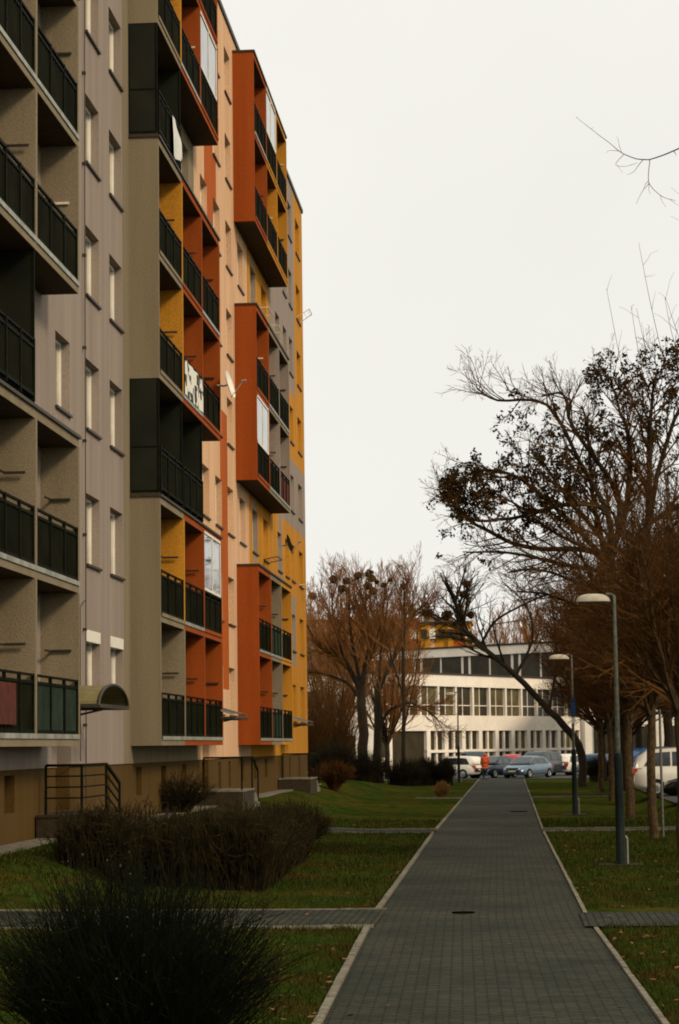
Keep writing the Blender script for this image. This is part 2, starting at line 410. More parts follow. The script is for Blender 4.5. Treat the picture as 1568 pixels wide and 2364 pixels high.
# ------------------------------------------------------------------ the apartment block
F = 2.84; Z0 = 2.40; XW = -8.7; XF = -8.0; ZR = 25.62; ZB = 2.0
block = empty('apartment_block', (XW, 50, 0.7), 'long nine storey apartment block painted mauve, orange, peach and ochre with projecting loggias', 'apartment building')
OFF = Vector((-XW, -50, -0.7))
def bpart(b, name, parent=None, smooth=False):      # mesh written in world metres, parented under the block
    b.v = [(x - XW, y - 50, z - 0.7) for x, y, z in b.v]
    return b.build(name, parent or block, smooth)
WIN = {'a': (42.45, 43.9), 'b': (45.6, 47.15), 'c': (48.4, 50.0), 'd': (63.3, 64.8), 'e': (66.2, 67.7), 'f': (69.15, 70.6),
       'g': (84.2, 85.7), 'h': (87.1, 88.55), 'i': (89.6, 91.0), 'j': (92.85, 94.6)}
BAYS = {1: [30.3, 33.9, 37.35, 41.2], 2: [51.0, 54.75, 58.35, 62.0], 3: [71.3, 74.95, 78.4, 82.0]}
HOLES = []        # (y0, y1, z0, z1, type)
for k in range(8):
    for n, (a, c) in WIN.items():
        HOLES.append((a, c, Z0 + F * k + 0.92, Z0 + F * k + 2.40, 'w'))
for s in BAYS:
    for k in (2, 5):
        for i in range(3):
            if s == 1 and (i != 2): continue
            y = BAYS[s][i]; HOLES.append((y + 0.9, y + 2.5, Z0 + F * k + 0.92, Z0 + F * k + 2.40, 'w'))
HOLES.append((42.6, 44.0, 1.16, 3.05, 'door')); HOLES.append((63.0, 64.4, 1.16, 3.05, 'door')); HOLES.append((84.6, 86.0, 1.16, 3.05, 'door'))
def paint(y, z):
    k = (z - Z0) / F
    if y < 62.0: 
        return 'grey' if (y > 50.1) else 'mauve'
    if y < 74.9:
        if z > 16.9:
            if y < 64.2: return 'peach'
            if y < 66.9: return 'orange2'
            return 'peach'
        if z > 12.7: return 'peach'
        if z > 4.1: return 'orange2' if 67.35 < y < 69.15 else 'peach'
        return 'peach'
    if y < 82.0:
        if 76.2 < y < 77.2 and 8 < z < 19.4: return 'mauve'
        return 'yellow'
    if z > 16.75:
        if y < 91.95: return 'mauve'
        return 'yellow'
    if z > 13.98: return 'mauve' if y < 87 else 'yellow'
    if z > 11.2: return 'mauve'
    if 84.6 < y < 85.9 and z > 8.2: return 'mauve'
    if 89.45 < y < 91.15 and 5.56 < z < 8.4: return 'mauve'
    return 'yellow'
def facade():
    ys = {30.3, 95.95, 50.1, 62.0, 64.2, 66.9, 67.35, 69.15, 74.9, 76.2, 77.2, 82.0, 84.6, 85.9, 87, 89.45, 91.15, 91.95}
    zs = {ZB, ZR, 16.9, 12.7, 4.1, 19.4, 8.0, 16.75, 13.98, 11.2, 8.2, 5.56, 8.4}
    for h in HOLES: ys |= {h[0], h[1]}; zs |= {h[2], h[3]}
    zs |= {0.3}
    ys = sorted(ys); zs = sorted(zs)
    wall = MB(); pl = MB()
    for i in range(len(ys) - 1):
        for j in range(len(zs) - 1):
            y0, y1, z0, z1 = ys[i], ys[i + 1], zs[j], zs[j + 1]; yc = (y0 + y1) / 2; zc = (z0 + z1) / 2
            if any(h[0] < yc < h[1] and h[2] < zc < h[3] for h in HOLES): continue
            if zc < ZB: continue
            wall.poly([(XW, y0, z0), (XW, y1, z0), (XW, y1, z1), (XW, y0, z1)], M[paint(yc, zc)])
    # reveals of every opening
    for (y0, y1, z0, z1, t) in HOLES:
        d = 0.24 if t == 'w' else 0.32; m = M[paint((y0 + y1) / 2, (z0 + z1) / 2)]; x1 = XW - d
        za = max(z0, ZB)
        wall.poly([(XW, y1, za), (x1, y1, za), (x1, y1, z1), (XW, y1, z1)], m)
        wall.poly([(XW, y0, za), (XW, y0, z1), (x1, y0, z1), (x1, y0, za)], m)
        wall.poly([(XW, y0, z1), (XW, y1, z1), (x1, y1, z1), (x1, y0, z1)], m)
        if t == 'w': wall.poly([(XW, y0, z0), (x1, y0, z0), (x1, y1, z0), (XW, y1, z0)], m)
    # end walls, rear and top so the block is a solid thing
    wall.poly([(XW, 95.95, ZB), (XW - 12, 95.95, ZB), (XW - 12, 95.95, ZR), (XW, 95.95, ZR)], M['yellow'])
    wall.poly([(XW, 30.3, ZB), (XW, 30.3, ZR), (XW - 12, 30.3, ZR), (XW - 12, 30.3, ZB)], M['mauve'])
    wall.poly([(XW - 12, 30.3, ZB), (XW - 12, 30.3, ZR), (XW - 12, 95.95, ZR), (XW - 12, 95.95, ZB)], M['mauve'])
    bpart(wall, 'facade_wall')
    # plinth, set back 3 cm, with its own openings
    xp = XW - 0.03
    vents = []
    for s in BAYS:
        for i in range(3): vents.append((BAYS[s][i] + 0.9, BAYS[s][i] + 1.7, 1.25, 1.9))
    vents += [(47.9, 48.5, 1.0, 1.93), (66.6, 67.2, 1.1, 1.9), (69.0, 69.6, 1.1, 1.9), (88, 88.6, 1.1, 1.9), (92, 92.6, 1.1, 1.9)]
    doors = [(h[0], h[1], h[2], ZB) for h in HOLES if h[4] == 'door']
    hs = vents + doors
    ys = sorted({30.3, 95.95} | {q for h in hs for q in h[:2]}); zs = sorted({0.2, ZB} | {q for h in hs for q in h[2:]})
    for i in range(len(ys) - 1):
        for j in range(len(zs) - 1):
            y0, y1, z0, z1 = ys[i], ys[i + 1], zs[j], zs[j + 1]; yc = (y0 + y1) / 2; zc = (z0 + z1) / 2
            if any(h[0] < yc < h[1] and h[2] < zc < h[3] for h in hs): continue
            pl.poly([(xp, y0, z0), (xp, y1, z0), (xp, y1, z1), (xp, y0, z1)], M['plinth'])
    pl.poly([(XW, 30.3, ZB), (xp, 30.3, ZB), (xp, 95.95, ZB), (XW, 95.95, ZB)], M['plinth'])
    for (y0, y1, z0, z1) in hs:
        x1 = xp - 0.28; m = M['plinth']
        pl.poly([(xp, y1, z0), (x1, y1, z0), (x1, y1, z1), (xp, y1, z1)], m)
        pl.poly([(xp, y0, z0), (xp, y0, z1), (x1, y0, z1), (x1, y0, z0)], m)
        if (y0, y1, z0, z1) not in doors: pl.poly([(xp, y0, z1), (xp, y1, z1), (x1, y1, z1), (x1, y0, z1)], m)
        pl.poly([(xp, y0, z0), (x1, y0, z0), (x1, y1, z0), (xp, y1, z0)], m)
    pl.poly([(xp, 95.9, 0), (XW - 12, 95.9, 0), (XW - 12, 95.9, ZB), (xp, 95.9, ZB)], M['plinth'])
    pl.poly([(xp, 30.35, 0), (xp, 30.35, ZB), (XW - 12, 30.35, ZB), (XW - 12, 30.35, 0)], M['plinth'])
    bpart(pl, 'plinth')
    for (y0, y1, z0, z1) in vents:
        b = MB(); x = xp - 0.2
        b.box(x - 0.03, x, y0, y1, z0, z1, M['smoke'])
        for q in range(1, 4): b.box(x, x + 0.015, y0 + (y1 - y0) * q / 4 - 0.012, y0 + (y1 - y0) * q / 4 + 0.012, z0, z1, M['rail'])
        bpart(b, 'basement_window')
    # roof
    r = MB(); r.box(XW - 12.1, XW + 0.06, 30.2, 96.03, ZR, ZR + 0.16, M['flash']); bpart(r, 'roof')
    c = MB(); y = 45.25
    c.tube([Vector((XW + 0.06, y, 1.2)), Vector((XW + 0.06, y, 6)), Vector((XW + 0.05, y + 0.02, 14)), Vector((XW + 0.06, y, ZR))], [0.012] * 4, 5, M['flash'])
    for k in range(12): c.box(XW, XW + 0.08, y - 0.03, y + 0.03, 2.8 + k * 1.95, 2.86 + k * 1.95, M['flash'])
    c.tube([Vector((XW + 0.06, y - 0.6, 2.1)), Vector((XW + 0.06, y - 0.6, 5.2)), Vector((XW + 0.06, y, 5.4))], [0.01] * 3, 5, M['flash'])
    bpart(c, 'lightning_conductor')
facade()
# one window, copied into every opening
def window_proto(w, h=1.48):
    fr = MB(); x = -0.235
    t = 0.07
    fr.box(x, x + 0.06, 0, t, 0, h, M['white']); fr.box(x, x + 0.06, w - t, w, 0, h, M['white'])
    fr.box(x, x + 0.06, t, w - t, 0, t, M['white']); fr.box(x, x + 0.06, t, w - t, h - t, h, M['white'])
    fr.box(x, x + 0.06, w / 2 - 0.05, w / 2 + 0.05, t, h - t, M['white'])
    pa = MB(); pa.box(x + 0.012, x + 0.022, t + 0.002, w / 2 - 0.052, t, h - t, M['glass']); pa.box(x + 0.012, x + 0.022, w / 2 + 0.052, w - t - 0.002, t, h - t, M['glass'])
    si = MB(); si.box(x + 0.06, 0.06, -0.03, w + 0.03, -0.045, 0.004, M['sill'])
    return fr.mesh('window_frame_mesh'), pa.mesh('pane_mesh'), si.mesh('sill_mesh')
protos = {}
for (y0, y1, z0, z1, t) in HOLES:
    if t != 'w': continue
    w = round(y1 - y0, 2)
    if w not in protos: protos[w] = window_proto(w)
    fr, pa, si = protos[w]
    o = link('window', fr, block); o.location = (0, y0 - 50, z0 - 0.7)
    p = link('pane', pa, o); q = link('sill', si, o)
    if y0 in (45.6, 48.4) and z0 < 4:
        b = MB(); b.box(-0.17, 0.015, 0.0, w, z1 - z0 - 0.24, z1 - z0 - 0.003, M['white']); b.build('roller_blind_box', o)
# loggia stacks
def railing(y0, y1, z, x=XF, m='panel', panels=3):
    """mesh in block coordinates, one bay wide"""
    b = MB(); a, c = y0 + 0.10, y1 - 0.10; h0, h1 = z + 0.26, z + 1.08
    b.box(x - 0.05, x + 0.0, a, c, h1 + 0.10, h1 + 0.14, M['rail'])
    b.box(x - 0.05, x + 0.0, a, c, h1 - 0.03, h1 + 0.02, M['rail'])
    b.box(x - 0.05, x + 0.0, a, c, h0 - 0.04, h0 + 0.02, M['rail'])
    for i in range(panels + 1):
        y = a + (c - a) * i / panels; y = min(max(y, a + 0.025), c - 0.025)
        b.box(x - 0.045, x + 0.012, y - 0.025, y + 0.025, z + 0.14, h1 + 0.14, M['rail'])
    # corrugated infill
    n = int((c - a) / 0.11); k = b.mi(M[m])
    base = len(b.v)
    for i in range(n + 1):
        y = a + (c - a) * i / n; xx = x - 0.035 + (0.022 if i % 2 else 0)
        b.v += [(xx, y, h0 + 0.015), (xx, y, h1 - 0.03)]
    for i in range(n):
        q = base + 2 * i; b.f.append((q, q + 2, q + 3, q + 1)); b.m.append(k)
    return b
def glazing(b_y0, b_y1, z, top):
    b = MB(); x = XF; a, c = b_y0 + 0.1, b_y1 - 0.1
    for (p, q, r, s) in ((a, a + 0.06, z, top), (c - 0.06, c, z, top), (a, c, z, z + 0.07), (a, c, top - 0.07, top)):
        b.box(x - 0.04, x + 0.01, p, q, r, s, M['white'])
    b.box(x - 0.04, x + 0.01, (a + c) / 2 - 0.02, (a + c) / 2 + 0.02, z + 0.07, top - 0.07, M['white'])
    b.box(x - 0.02, x - 0.01, a + 0.06, c - 0.06, z + 0.07, top - 0.07, M['mirror'])
    return b
LCOL = {  # stack -> block -> (near side colour, [divider colours per bay for each floor])
    (1, 0): ('grey', lambda i, k: 'grey'), (1, 3): ('grey', lambda i, k: 'grey'), (1, 6): ('grey', lambda i, k: 'grey'),
    (2, 0): ('grey', lambda i, k: ('grey' if k == 0 else 'yellow') if i == 0 else 'orange'),
    (2, 3): ('grey', lambda i, k: 'yellow' if i == 0 else 'orange'), (2, 6): ('grey', lambda i, k: 'yellow' if i == 0 else 'orange'),
    (3, 0): ('orange', lambda i, k: ('orange', 'grey', 'yellow')[i]), (3, 3): ('orange', lambda i, k: ('orange', 'mauve', 'mauve')[i]),
    (3, 6): ('orange', lambda i, k: ('orange', 'yellow', 'yellow')[i])}
GLAZED = {(2, 2, 1), (2, 2, 6), (3, 0, 3), (3, 1, 7)}
T = 0.12
for (s, k0), (nearc, colf) in LCOL.items():
    Y = BAYS[s]; z0 = Z0 + F * k0 + (0.0 if k0 else 0.0); z1 = Z0 + F * (k0 + 2) + 0.06
    if k0 == 6: z1 -= 0.05
    b = MB()
    lo = z0; hi = z1
    b.box(XW, XF, Y[0] - 0.0, Y[0] + T, lo, hi, M[nearc])                      # near side wall
    for i in range(1, 4):
        for kk in (0, 1):
            a = z0 + kk * F + 0.20; c = z0 + (kk + 1) * F + (0.0 if kk == 0 else -0.10)
            y = Y[i]; y0, y1 = (y - T / 2, y + T / 2) if i < 3 else (y - T, y)
            b.box(XW, XF + 0.022, y0, y1, a, c, M[colf(i - 1, k0 + kk)])
    for kk in (0, 1, 2):                                                        # floor slabs, set 2 mm in from the side walls
        za = z0 + kk * F; zb = za + 0.20
        if kk == 2: za, zb = z1 - 0.16, z1
        for i in range(3):
            c0 = colf(i, k0 + min(kk, 1)); fm = M[c0] if c0 == 'orange' or (c0 == 'yellow' and s == 3) else M['grey']
            ya = Y[i] + (T if i == 0 else 0); yb = Y[i + 1]
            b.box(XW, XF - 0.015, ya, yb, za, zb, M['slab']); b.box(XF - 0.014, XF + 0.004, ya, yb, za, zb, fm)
            if kk < 2:
                em = M['edge'] if c0 in ('grey', 'mauve') or k0 == 0 and kk == 0 or random.random() < 0.3 else fm
                b.box(XF + 0.0045, XF + 0.03, ya + 0.02, yb - 0.02, zb - 0.07, zb + 0.015, em)
    b.box(XW + 0.002, XF + 0.05, Y[0] - 0.04, Y[3] + 0.04, z1 + 0.002, z1 + 0.06, M['flash'])      # cap flashing
    for i in range(3):                                                          # balcony doors on the rear wall
        for kk in (0, 1):
            za = z0 + kk * F + 0.22
            b.box(XW + 0.005, XW + 0.04, Y[i] + 0.5, Y[i + 1] - 0.6, za, za + 2.1, M['glass'])
    st = bpart(b, 'loggia_stack')
    for i in range(3):
        for kk in (0, 1):
            k = k0 + kk; z = z0 + kk * F
            pm = 'panel'
            if (s, i, k) == (1, 2, 0): pm = 'panel_teal'
            if (s, i, k) in ((3, 1, 1), (3, 1, 0)): pm = 'panel_teal'
            if (s, i, k) == (3, 2, 3): pm = 'panel_red'
            r = railing(Y[i], Y[i + 1], z, m=pm); bpart(r, 'railing', st)
            if (s, i, k) in GLAZED: bpart(glazing(Y[i], Y[i + 1], z + 1.24, z + F - 0.02), 'balcony_glazing', st)
            # laundry bar fixed to the far divider
            if not ((s == 3 and i == 0 and k == 7) or (s, i, k) in GLAZED):
                lb = MB(); yy = Y[i + 1] - T - 0.02; wm = M['barw'] if (s, i, k) in ((1, 2, 3), (3, 0, 4), (3, 1, 6), (3, 2, 7), (2, 1, 6)) else M['bar']
                zz = z + 1.72 + random.uniform(-0.06, 0.06); xe = -8.08 - random.uniform(0, 0.08)
                lb.box(-8.50, xe, yy - 0.03, yy, zz, zz + 0.045, wm)
                lb.box(-8.50, -8.46, yy - 0.6, yy, zz, zz + 0.03, wm)
                bpart(lb, 'laundry_bar', st)
# gap levels: open balconies with smoked glass sides
def open_balcony(s, k, i0, i1):
    Y = BAYS[s]; z = Z0 + F * k + 0.06; y0, y1 = Y[i0], Y[i1]
    zt = Z0 + F * (k + 1) - 0.005; zb = z + 0.10
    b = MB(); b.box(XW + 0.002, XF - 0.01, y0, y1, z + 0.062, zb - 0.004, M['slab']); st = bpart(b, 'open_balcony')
    for i in range(i0, i1 + 1):
        b = MB(); ya = Y[i] if i == i0 else Y[i] - 0.05
        b.box(XW + 0.03, XF - 0.06, ya + 0.014, ya + 0.036, zb + 0.06, zt, M['smoke'])
        for (p, q) in ((XF - 0.06, XF - 0.01), (XW + 0.002, XW + 0.03)): b.box(p, q, ya, ya + 0.05, zb, zt, M['rail'])
        b.box(XW + 0.03, XF - 0.06, ya, ya + 0.05, zb, zb + 0.06, M['rail'])
        b.box(XW + 0.03, XF - 0.06, ya + 0.004, ya + 0.046, z + 1.15, z + 1.19, M['rail'])
        bpart(b, 'glass_screen', st)
    for i in range(i0, i1):
        pm = 'panel'
        bpart(railing(Y[i], Y[i + 1], z - 0.02, x=XF + 0.01, m=pm), 'railing', st)
open_balcony(1, 2, 0, 2); open_balcony(1, 5, 0, 2); open_balcony(2, 2, 0, 2); open_balcony(2, 5, 0, 1)
# laundry racks pushed out of windows
def rack(y, z, w, out, tilt=0.0, m='barw'):
    b = MB(); p = [Vector((XW, y, z)), Vector((XW + out, y + 0.05, z + tilt)), Vector((XW + out, y + w, z + tilt)), Vector((XW, y + w, z))]
    for a, c in ((0, 1), (1, 2), (2, 3)): b.bar(p[a], p[c], 0.026, M[m])
    for t in (0.3, 0.6, 0.85): b.bar(p[0].lerp(p[1], t), p[3].lerp(p[2], t), 0.010, M[m])
    bpart(b, 'drying_rack')
rack(75.9, 17.45, 1.5, 0.62, 0.05); rack(79.3, 17.5, 1.5, 0.60); rack(92.9, 20.4, 1.3, 0.55, 0.35); rack(92.9, 9.05, 1.6, 0.62, 0.03); rack(79.3, 9.0, 1.6, 0.5, 0.1, 'bar')
def dish(y, z, x, r, m, elev=0.25):
    b = MB(); c = Vector((x, y, z)); ax = Vector((0.96, -0.10, elev)).normalized(); u = ax.orthogonal().normalized(); w = ax.cross(u)
    prev = None; k = b.mi(M[m]); base = len(b.v); rings = [(0.02, 0), (0.35, 0.01), (0.7, 0.04), (1.0, 0.09)]
    for rr, d in rings:
        for j in range(20):
            a = 6.2832 * j / 20; b.v.append(tuple(c + u * math.cos(a) * r * rr + w * math.sin(a) * r * rr + ax * d * r * 2.2))
    for i in range(3):
        for j in range(20):
            a = base + i * 20 + j; q = base + i * 20 + (j + 1) % 20; b.f.append((a, q, q + 20, a + 20)); b.m.append(k)
    b.tube([c - ax * 0.02, c - ax * 0.12, Vector((XF - 0.0, y - 0.3, z - 0.05))], [0.025] * 3, 6, M['steel'])
    tip = c + ax * r * 1.15 - Vector((0, 0, 0.02)); b.tube([c - Vector((0, 0, r * 0.95)) + ax * 0.1, tip], [0.012] * 2, 5, M['steel'])
    b.tube([tip - ax * 0.05, tip + ax * 0.08], [0.035, 0.03], 8, M['steel'], cap=True)
    bpart(b, 'satellite_dish')
dish(61.6, 12.45, -7.72, 0.40, 'white'); dish(78.6, 9.45, -7.75, 0.36, 'rail')
# entrance doors, canopies
for n, (yd, lab) in enumerate(((42.6, 0), (63.0, 1), (84.6, 2))):
    b = MB(); x = XW - 0.31
    b.box(x - 0.04, x, yd, yd + 1.4, 1.16, 3.05, M['plinth']); b.box(x, x + 0.01, yd + 0.15, yd + 0.62, 1.9, 2.9, M['glass']); b.box(x, x + 0.01, yd + 0.78, yd + 1.25, 1.9, 2.9, M['glass'])
    d = bpart(b, 'entrance_door')
    h = MB(); h.box(x + 0.012, x + 0.05, yd + 0.68, yd + 0.72, 2.0, 2.35, M['steel']); bpart(h, 'handle', d)
    b = MB(); ya, yb = yd - 1.13, yd + 2.08; xf = -7.68; zs, hh = 3.15, 0.42; N = 14
    if n == 0:
        k = b.mi(M['canopy']); base = len(b.v)
        for j in range(N + 1):
            a = math.pi * j / N; yy = (ya + yb) / 2 - math.cos(a) * (yb - ya) / 2; zz = zs + math.sin(a) * hh
            b.v += [(XW, yy, zz), (xf, yy, zz)]
        for j in range(N):
            q = base + 2 * j; b.f.append((q, q + 1, q + 3, q + 2)); b.m.append(k)
        bow = [Vector((xf, (ya + yb) / 2 - math.cos(math.pi * j / N) * (yb - ya) / 2, zs + math.sin(math.pi * j / N) * hh)) for j in range(N + 1)]
        b.tube(bow, [0.035] * (N + 1), 6, M['flash'])
    else:
        b.poly([(XW, ya, zs + 0.42), (XW, yb, zs + 0.42), (xf, yb, zs + 0.12), (xf, ya, zs + 0.12)], M['flash'])
        b.bar((XW, ya, zs + 0.42), (xf, ya, zs + 0.1), 0.05, M['edge']); b.bar((XW, yb, zs + 0.42), (xf, yb, zs + 0.1), 0.05, M['edge'])
    b.bar((XW, ya, zs), (xf, ya, zs), 0.07, M['flash']); b.bar((XW, yb, zs), (xf, yb, zs), 0.07, M['flash']); b.bar((xf, ya, zs), (xf, yb, zs), 0.07, M['flash'])
    b.bar((XW, ya + 0.4, zs - 0.15), (XW + 0.7, ya + 0.4, zs), 0.04, M['flash']); b.bar((XW, yb - 0.4, zs - 0.15), (XW + 0.7, yb - 0.4, zs), 0.04, M['flash'])
    bpart(b, 'entrance_canopy', None)
# entrance steps with handrails: things of their own
def steps(yd, xf, lab, first):
    t = empty('entrance_steps', (xf, yd, 0.6), lab, 'steps', 'entrance steps along the block')
    ox, oy, oz = -xf, -yd, -0.6
    def fin(b, n): 
        b.v = [(x + ox, y + oy, z + oz) for x, y, z in b.v]; return b.build(n, t)
    z = 1.15; y1 = yd + 1.2
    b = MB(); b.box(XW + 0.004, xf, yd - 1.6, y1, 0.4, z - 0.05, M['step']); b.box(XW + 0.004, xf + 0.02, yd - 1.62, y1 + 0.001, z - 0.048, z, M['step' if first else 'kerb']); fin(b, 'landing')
    for i in range(3):
        b = MB(); b.box(XW + 0.05, xf - 0.004 * (i + 1), y1 + 0.002 + 0.5 * i, y1 + 0.5 + 0.5 * i, 0.35, z - 0.14 * (i + 1), M['kerb']); fin(b, 'step')
    b = MB(); x = xf - 0.06; ya = yd - 1.3; ye = y1 + 1.5; drop = 0.40
    P = [(x, ya), (x, y1), (x, ye)]
    for (px, py, zz) in ((x, ya, z), (x, y1, z), (x, ye, z - drop), (XW + 0.12, ya, z)): b.box(px - 0.022, px + 0.022, py - 0.022, py + 0.022, zz - (0.3 if py > y1 else 0), zz + 0.90, M['rail'])
    for q in ((0.90, 0.70, 0.50, 0.30) if first else (0.90,)):
        w = 0.05 if q == 0.90 else 0.028
        b.bar((x, ya, z + q), (x, y1, z + q), w, M['rail']); b.bar((x, y1, z + q), (x, ye, z + q - drop), w, M['rail']); b.bar((XW + 0.12, ya, z + q), (x, ya, z + q), w, M['rail'])
    fin(b, 'handrail')
steps(42.3, -7.85, 'concrete entrance steps with dark four bar handrail below the arched canopy', True)
steps(63.6, -7.45, 'pale concrete entrance steps with thin handrail beside the peach wall strip', False)
steps(85.2, -7.5, 'far entrance steps with thin rail at the ochre end of the block', False)
b = MB()
for i in range(10):
    ya = 34.15 + 0.15 * i; f0 = 0.02 * math.sin(i * 2.0); f1 = 0.02 * math.sin((i + 1) * 2.0)
    b.poly([(XF + 0.04 + f0, ya, 2.75), (XF + 0.04 + f1, ya + 0.15, 2.75), (XF + 0.035 + f1, ya + 0.15, 3.42), (XF + 0.035 + f0, ya, 3.42)], M['panel_red'])
tag(b.build('cloth', smooth=True), 'dark red cloth hung over the lowest balcony railing at the left edge', 'cloth')
# things hung on the balconies
b = MB(); x = XF + 0.035; n = 16
a0, a1 = 54.95, 58.2; z = Z0 + 3 * F
for i in range(n):
    ya = a0 + (a1 - a0) * i / n; yb = a0 + (a1 - a0) * (i + 1) / n; dx = 0.012 * math.sin(i * 1.3); dx2 = 0.012 * math.sin((i + 1) * 1.3)
    b.poly([(x + dx, ya, z + 0.24), (x + dx2, yb, z + 0.24), (x + dx2, yb, z + 1.12), (x + dx, ya, z + 1.12)], M['cow'] if 'cow' in M else M['cloth'])
cow = bpy.data.materials.new('patched_cloth'); cow.use_nodes = True
_t = cow.node_tree; _b = _t.nodes['Principled BSDF']; _b.inputs['Roughness'].default_value = 0.9
_tc = _t.nodes.new('ShaderNodeTexCoord'); _v = _t.nodes.new('ShaderNodeTexNoise'); _v.inputs['Scale'].default_value = 3.2; _v.inputs['Detail'].default_value = 1.0
_r = _t.nodes.new('ShaderNodeValToRGB'); _r.color_ramp.interpolation = 'CONSTANT'
_r.color_ramp.elements[0].color = (0.78, 0.74, 0.62, 1); _r.color_ramp.elements[1].position = 0.535; _r.color_ramp.elements[1].color = (0.03, 0.025, 0.015, 1)
_t.links.new(_tc.outputs['Object'], _v.inputs['Vector']); _t.links.new(_v.outputs['Fac'], _r.inputs[0]); _t.links.new(_r.outputs[0], _b.inputs['Base Color'])
b.mats = [cow]; o = b.build('balcony_screen'); tag(o, 'white balcony screen with black blotches tied to a railing of the middle loggia stack', 'balcony screen')
b = MB(); z = Z0 + 5 * F
prev = None; rows = []
for i in range(9):
    y = 53.0 + 1.5 * i / 8; sag = 1.15 - (0.0 if i < 3 else 0.05 * (i - 2))
    rows.append([(XF + 0.05 + 0.01 * math.sin(i * 1.1), y, z + sag), (XF + 0.075 + 0.02 * math.sin(i * 1.2), y, z + sag - 0.5), (XF + 0.06 + 0.03 * math.sin(i * 1.3 + 1), y, z + 0.12 + 0.03 * i)])
for i in range(8):
    for j in range(2): b.poly([rows[i][j], rows[i][j + 1], rows[i + 1][j + 1], rows[i + 1][j]], M['cloth'])
for i in range(8): b.poly([rows[i][0], rows[i + 1][0], (XF - 0.1, rows[i + 1][0][1], z + 1.2), (XF - 0.1, rows[i][0][1], z + 1.2)], M['cloth'])
o = b.build('blanket', smooth=True); tag(o, 'white blanket draped over a dark balcony railing high on the middle loggia stack', 'blanket')

# ------------------------------------------------------------------ school and far block behind the car park
def frame_block(o0, u, name, label, cat):
    t = empty(name, (o0[0], o0[1], 0.0), label, cat, None, math.atan2(u[1], u[0])); return t
sch = empty('school_building', (-10.2, 180, 0), 'low white school building with long ribbon windows behind the car park', 'school', None, math.atan2(0.884, 0.467))
def sp(b, n, parent=sch): return b.build(n, parent)
# local x runs along the facade, local -y faces the viewer? (facade normal points to +x,-y of the world)
Wd = 9.0; S1 = 40.0
b = MB()
b.box(0, S1, 0.35, Wd, 0, 8.0, M['school'])
b.box(-0.2, S1 + 0.2, 0, 0.34, 7.16, 8.14, M['school']); b.box(-0.2, S1, 0, 0.34, 3.44, 4.72, M['school'])
b.box(-0.3, S1 + 0.3, -0.1, Wd, 8.142, 8.28, M['flash'])
sp(b, 'wall')
b = MB(); b.box(6.9, S1, -0.02, 0.32, 1.62, 1.85, M['school'])
sp(b, 'window_band')
for i in range(14):        # upper ribbon windows, three metre bays
    x = -0.1 + 3.0 * i
    if x + 3 > S1: break
    b = MB(); b.box(x, x + 0.26, 0.02, 0.33, 4.722, 7.158, M['school']); b.box(x + 0.26, x + 1.58, 0.28, 0.345, 4.722, 7.158, M[random.choice(('sdark', 'sdark', 'sdark2'))]); b.box(x + 1.583, x + 3.0, 0.28, 0.345, 4.722, 7.158, M[random.choice(('sdark', 'sdark', 'sdark2'))])
    b.box(x + 1.55, x + 1.63, 0.22, 0.278, 4.722, 7.158, M['school']); b.box(x + 0.27, x + 2.99, 0.20, 0.275, 5.55, 5.62, M['school'])
    sp(b, 'window')
for i in range(11):
    x = 6.9 + 3.0 * i
    if x + 3 > S1 + 1: break
    b = MB(); b.box(x, x + 0.62, -0.0, 0.33, 0.1, 3.438, M['school'])
    b.box(x + 0.62, x + 1.8, 0.28, 0.345, 0.5, 3.43, M[random.choice(('sdark', 'sdark', 'sdark2'))]); b.box(x + 1.803, x + 3.0, 0.28, 0.345, 0.5, 3.43, M[random.choice(('sdark', 'sdark', 'sdark2'))]); b.box(x + 1.68, x + 1.95, 0.1, 0.278, 0.5, 3.43, M['school'])
    sp(b, 'window')
b = MB(); b.box(0, 6.9, 0.28, 0.345, 0.3, 3.4, M['sdark']); b.box(1.0, 1.4, 0.05, 0.27, 0.0, 3.43, M['school'])
b.box(0.0, 1.0, 0.05, 0.27, 0.0, 1.3, M['school'])
sp(b, 'glazed_entrance')
# left wing facing the viewer, upper storey set back
inv = sch.matrix_world
sch.rotation_euler = (0, 0, math.atan2(0.884, 0.467)); 
def wpart(b, n):           # world metres -> school local
    m = (Matrix.Translation((-10.2, 180, 0)) @ Matrix.Rotation(math.atan2(0.884, 0.467), 4, 'Z')).inverted()
    b.v = [tuple(m @ Vector(p)) for p in b.v]; return b.build(n, sch)
b = MB(); b.box(-24, -10.6, 176, 190, 0, 7.9, M['school']); b.box(-24.2, -10.5, 175.9, 190.1, 7.902, 8.05, M['flash']); wpart(b, 'wing')
for (x, z) in ((-15.95, 1.7), (-15.95, 5.2), (-18.4, 1.7), (-18.4, 5.2), (-13.2, 5.2), (-13.2, 1.7)):
    b = MB(); b.box(x, x + 1.0, 175.9, 175.99, z, z + 1.4, M['sdark']); b.box(x - 0.05, x + 1.05, 175.8, 175.98, z - 0.12, z - 0.02, M['white']); wpart(b, 'window')
def slab_line(p0, p1, z0, z1, off0, off1, m, b):
    a = Vector((p0[0], p0[1], 0)); c = Vector((p1[0], p1[1], 0)); d = (c - a).normalized(); n = Vector((d.y, -d.x, 0))
    if n.y > 0: n = -n
    P = [a + n * off0, c + n * off0, c + n * off1, a + n * off1]
    lo = [p + Vector((0, 0, z0)) for p in P]; hi = [p + Vector((0, 0, z1)) for p in P]
    b.poly(lo, m); b.poly(hi, m)
    for q in range(4): b.poly([lo[q], lo[(q + 1) % 4], hi[(q + 1) % 4], hi[q]], m)
U0, U1 = (-13.2, 220.6), (5.5, 205.3)
b = MB(); slab_line(U0, U1, 7.5, 11.4, -6, 0.2, M['school'], b)
b.v = b.v; 
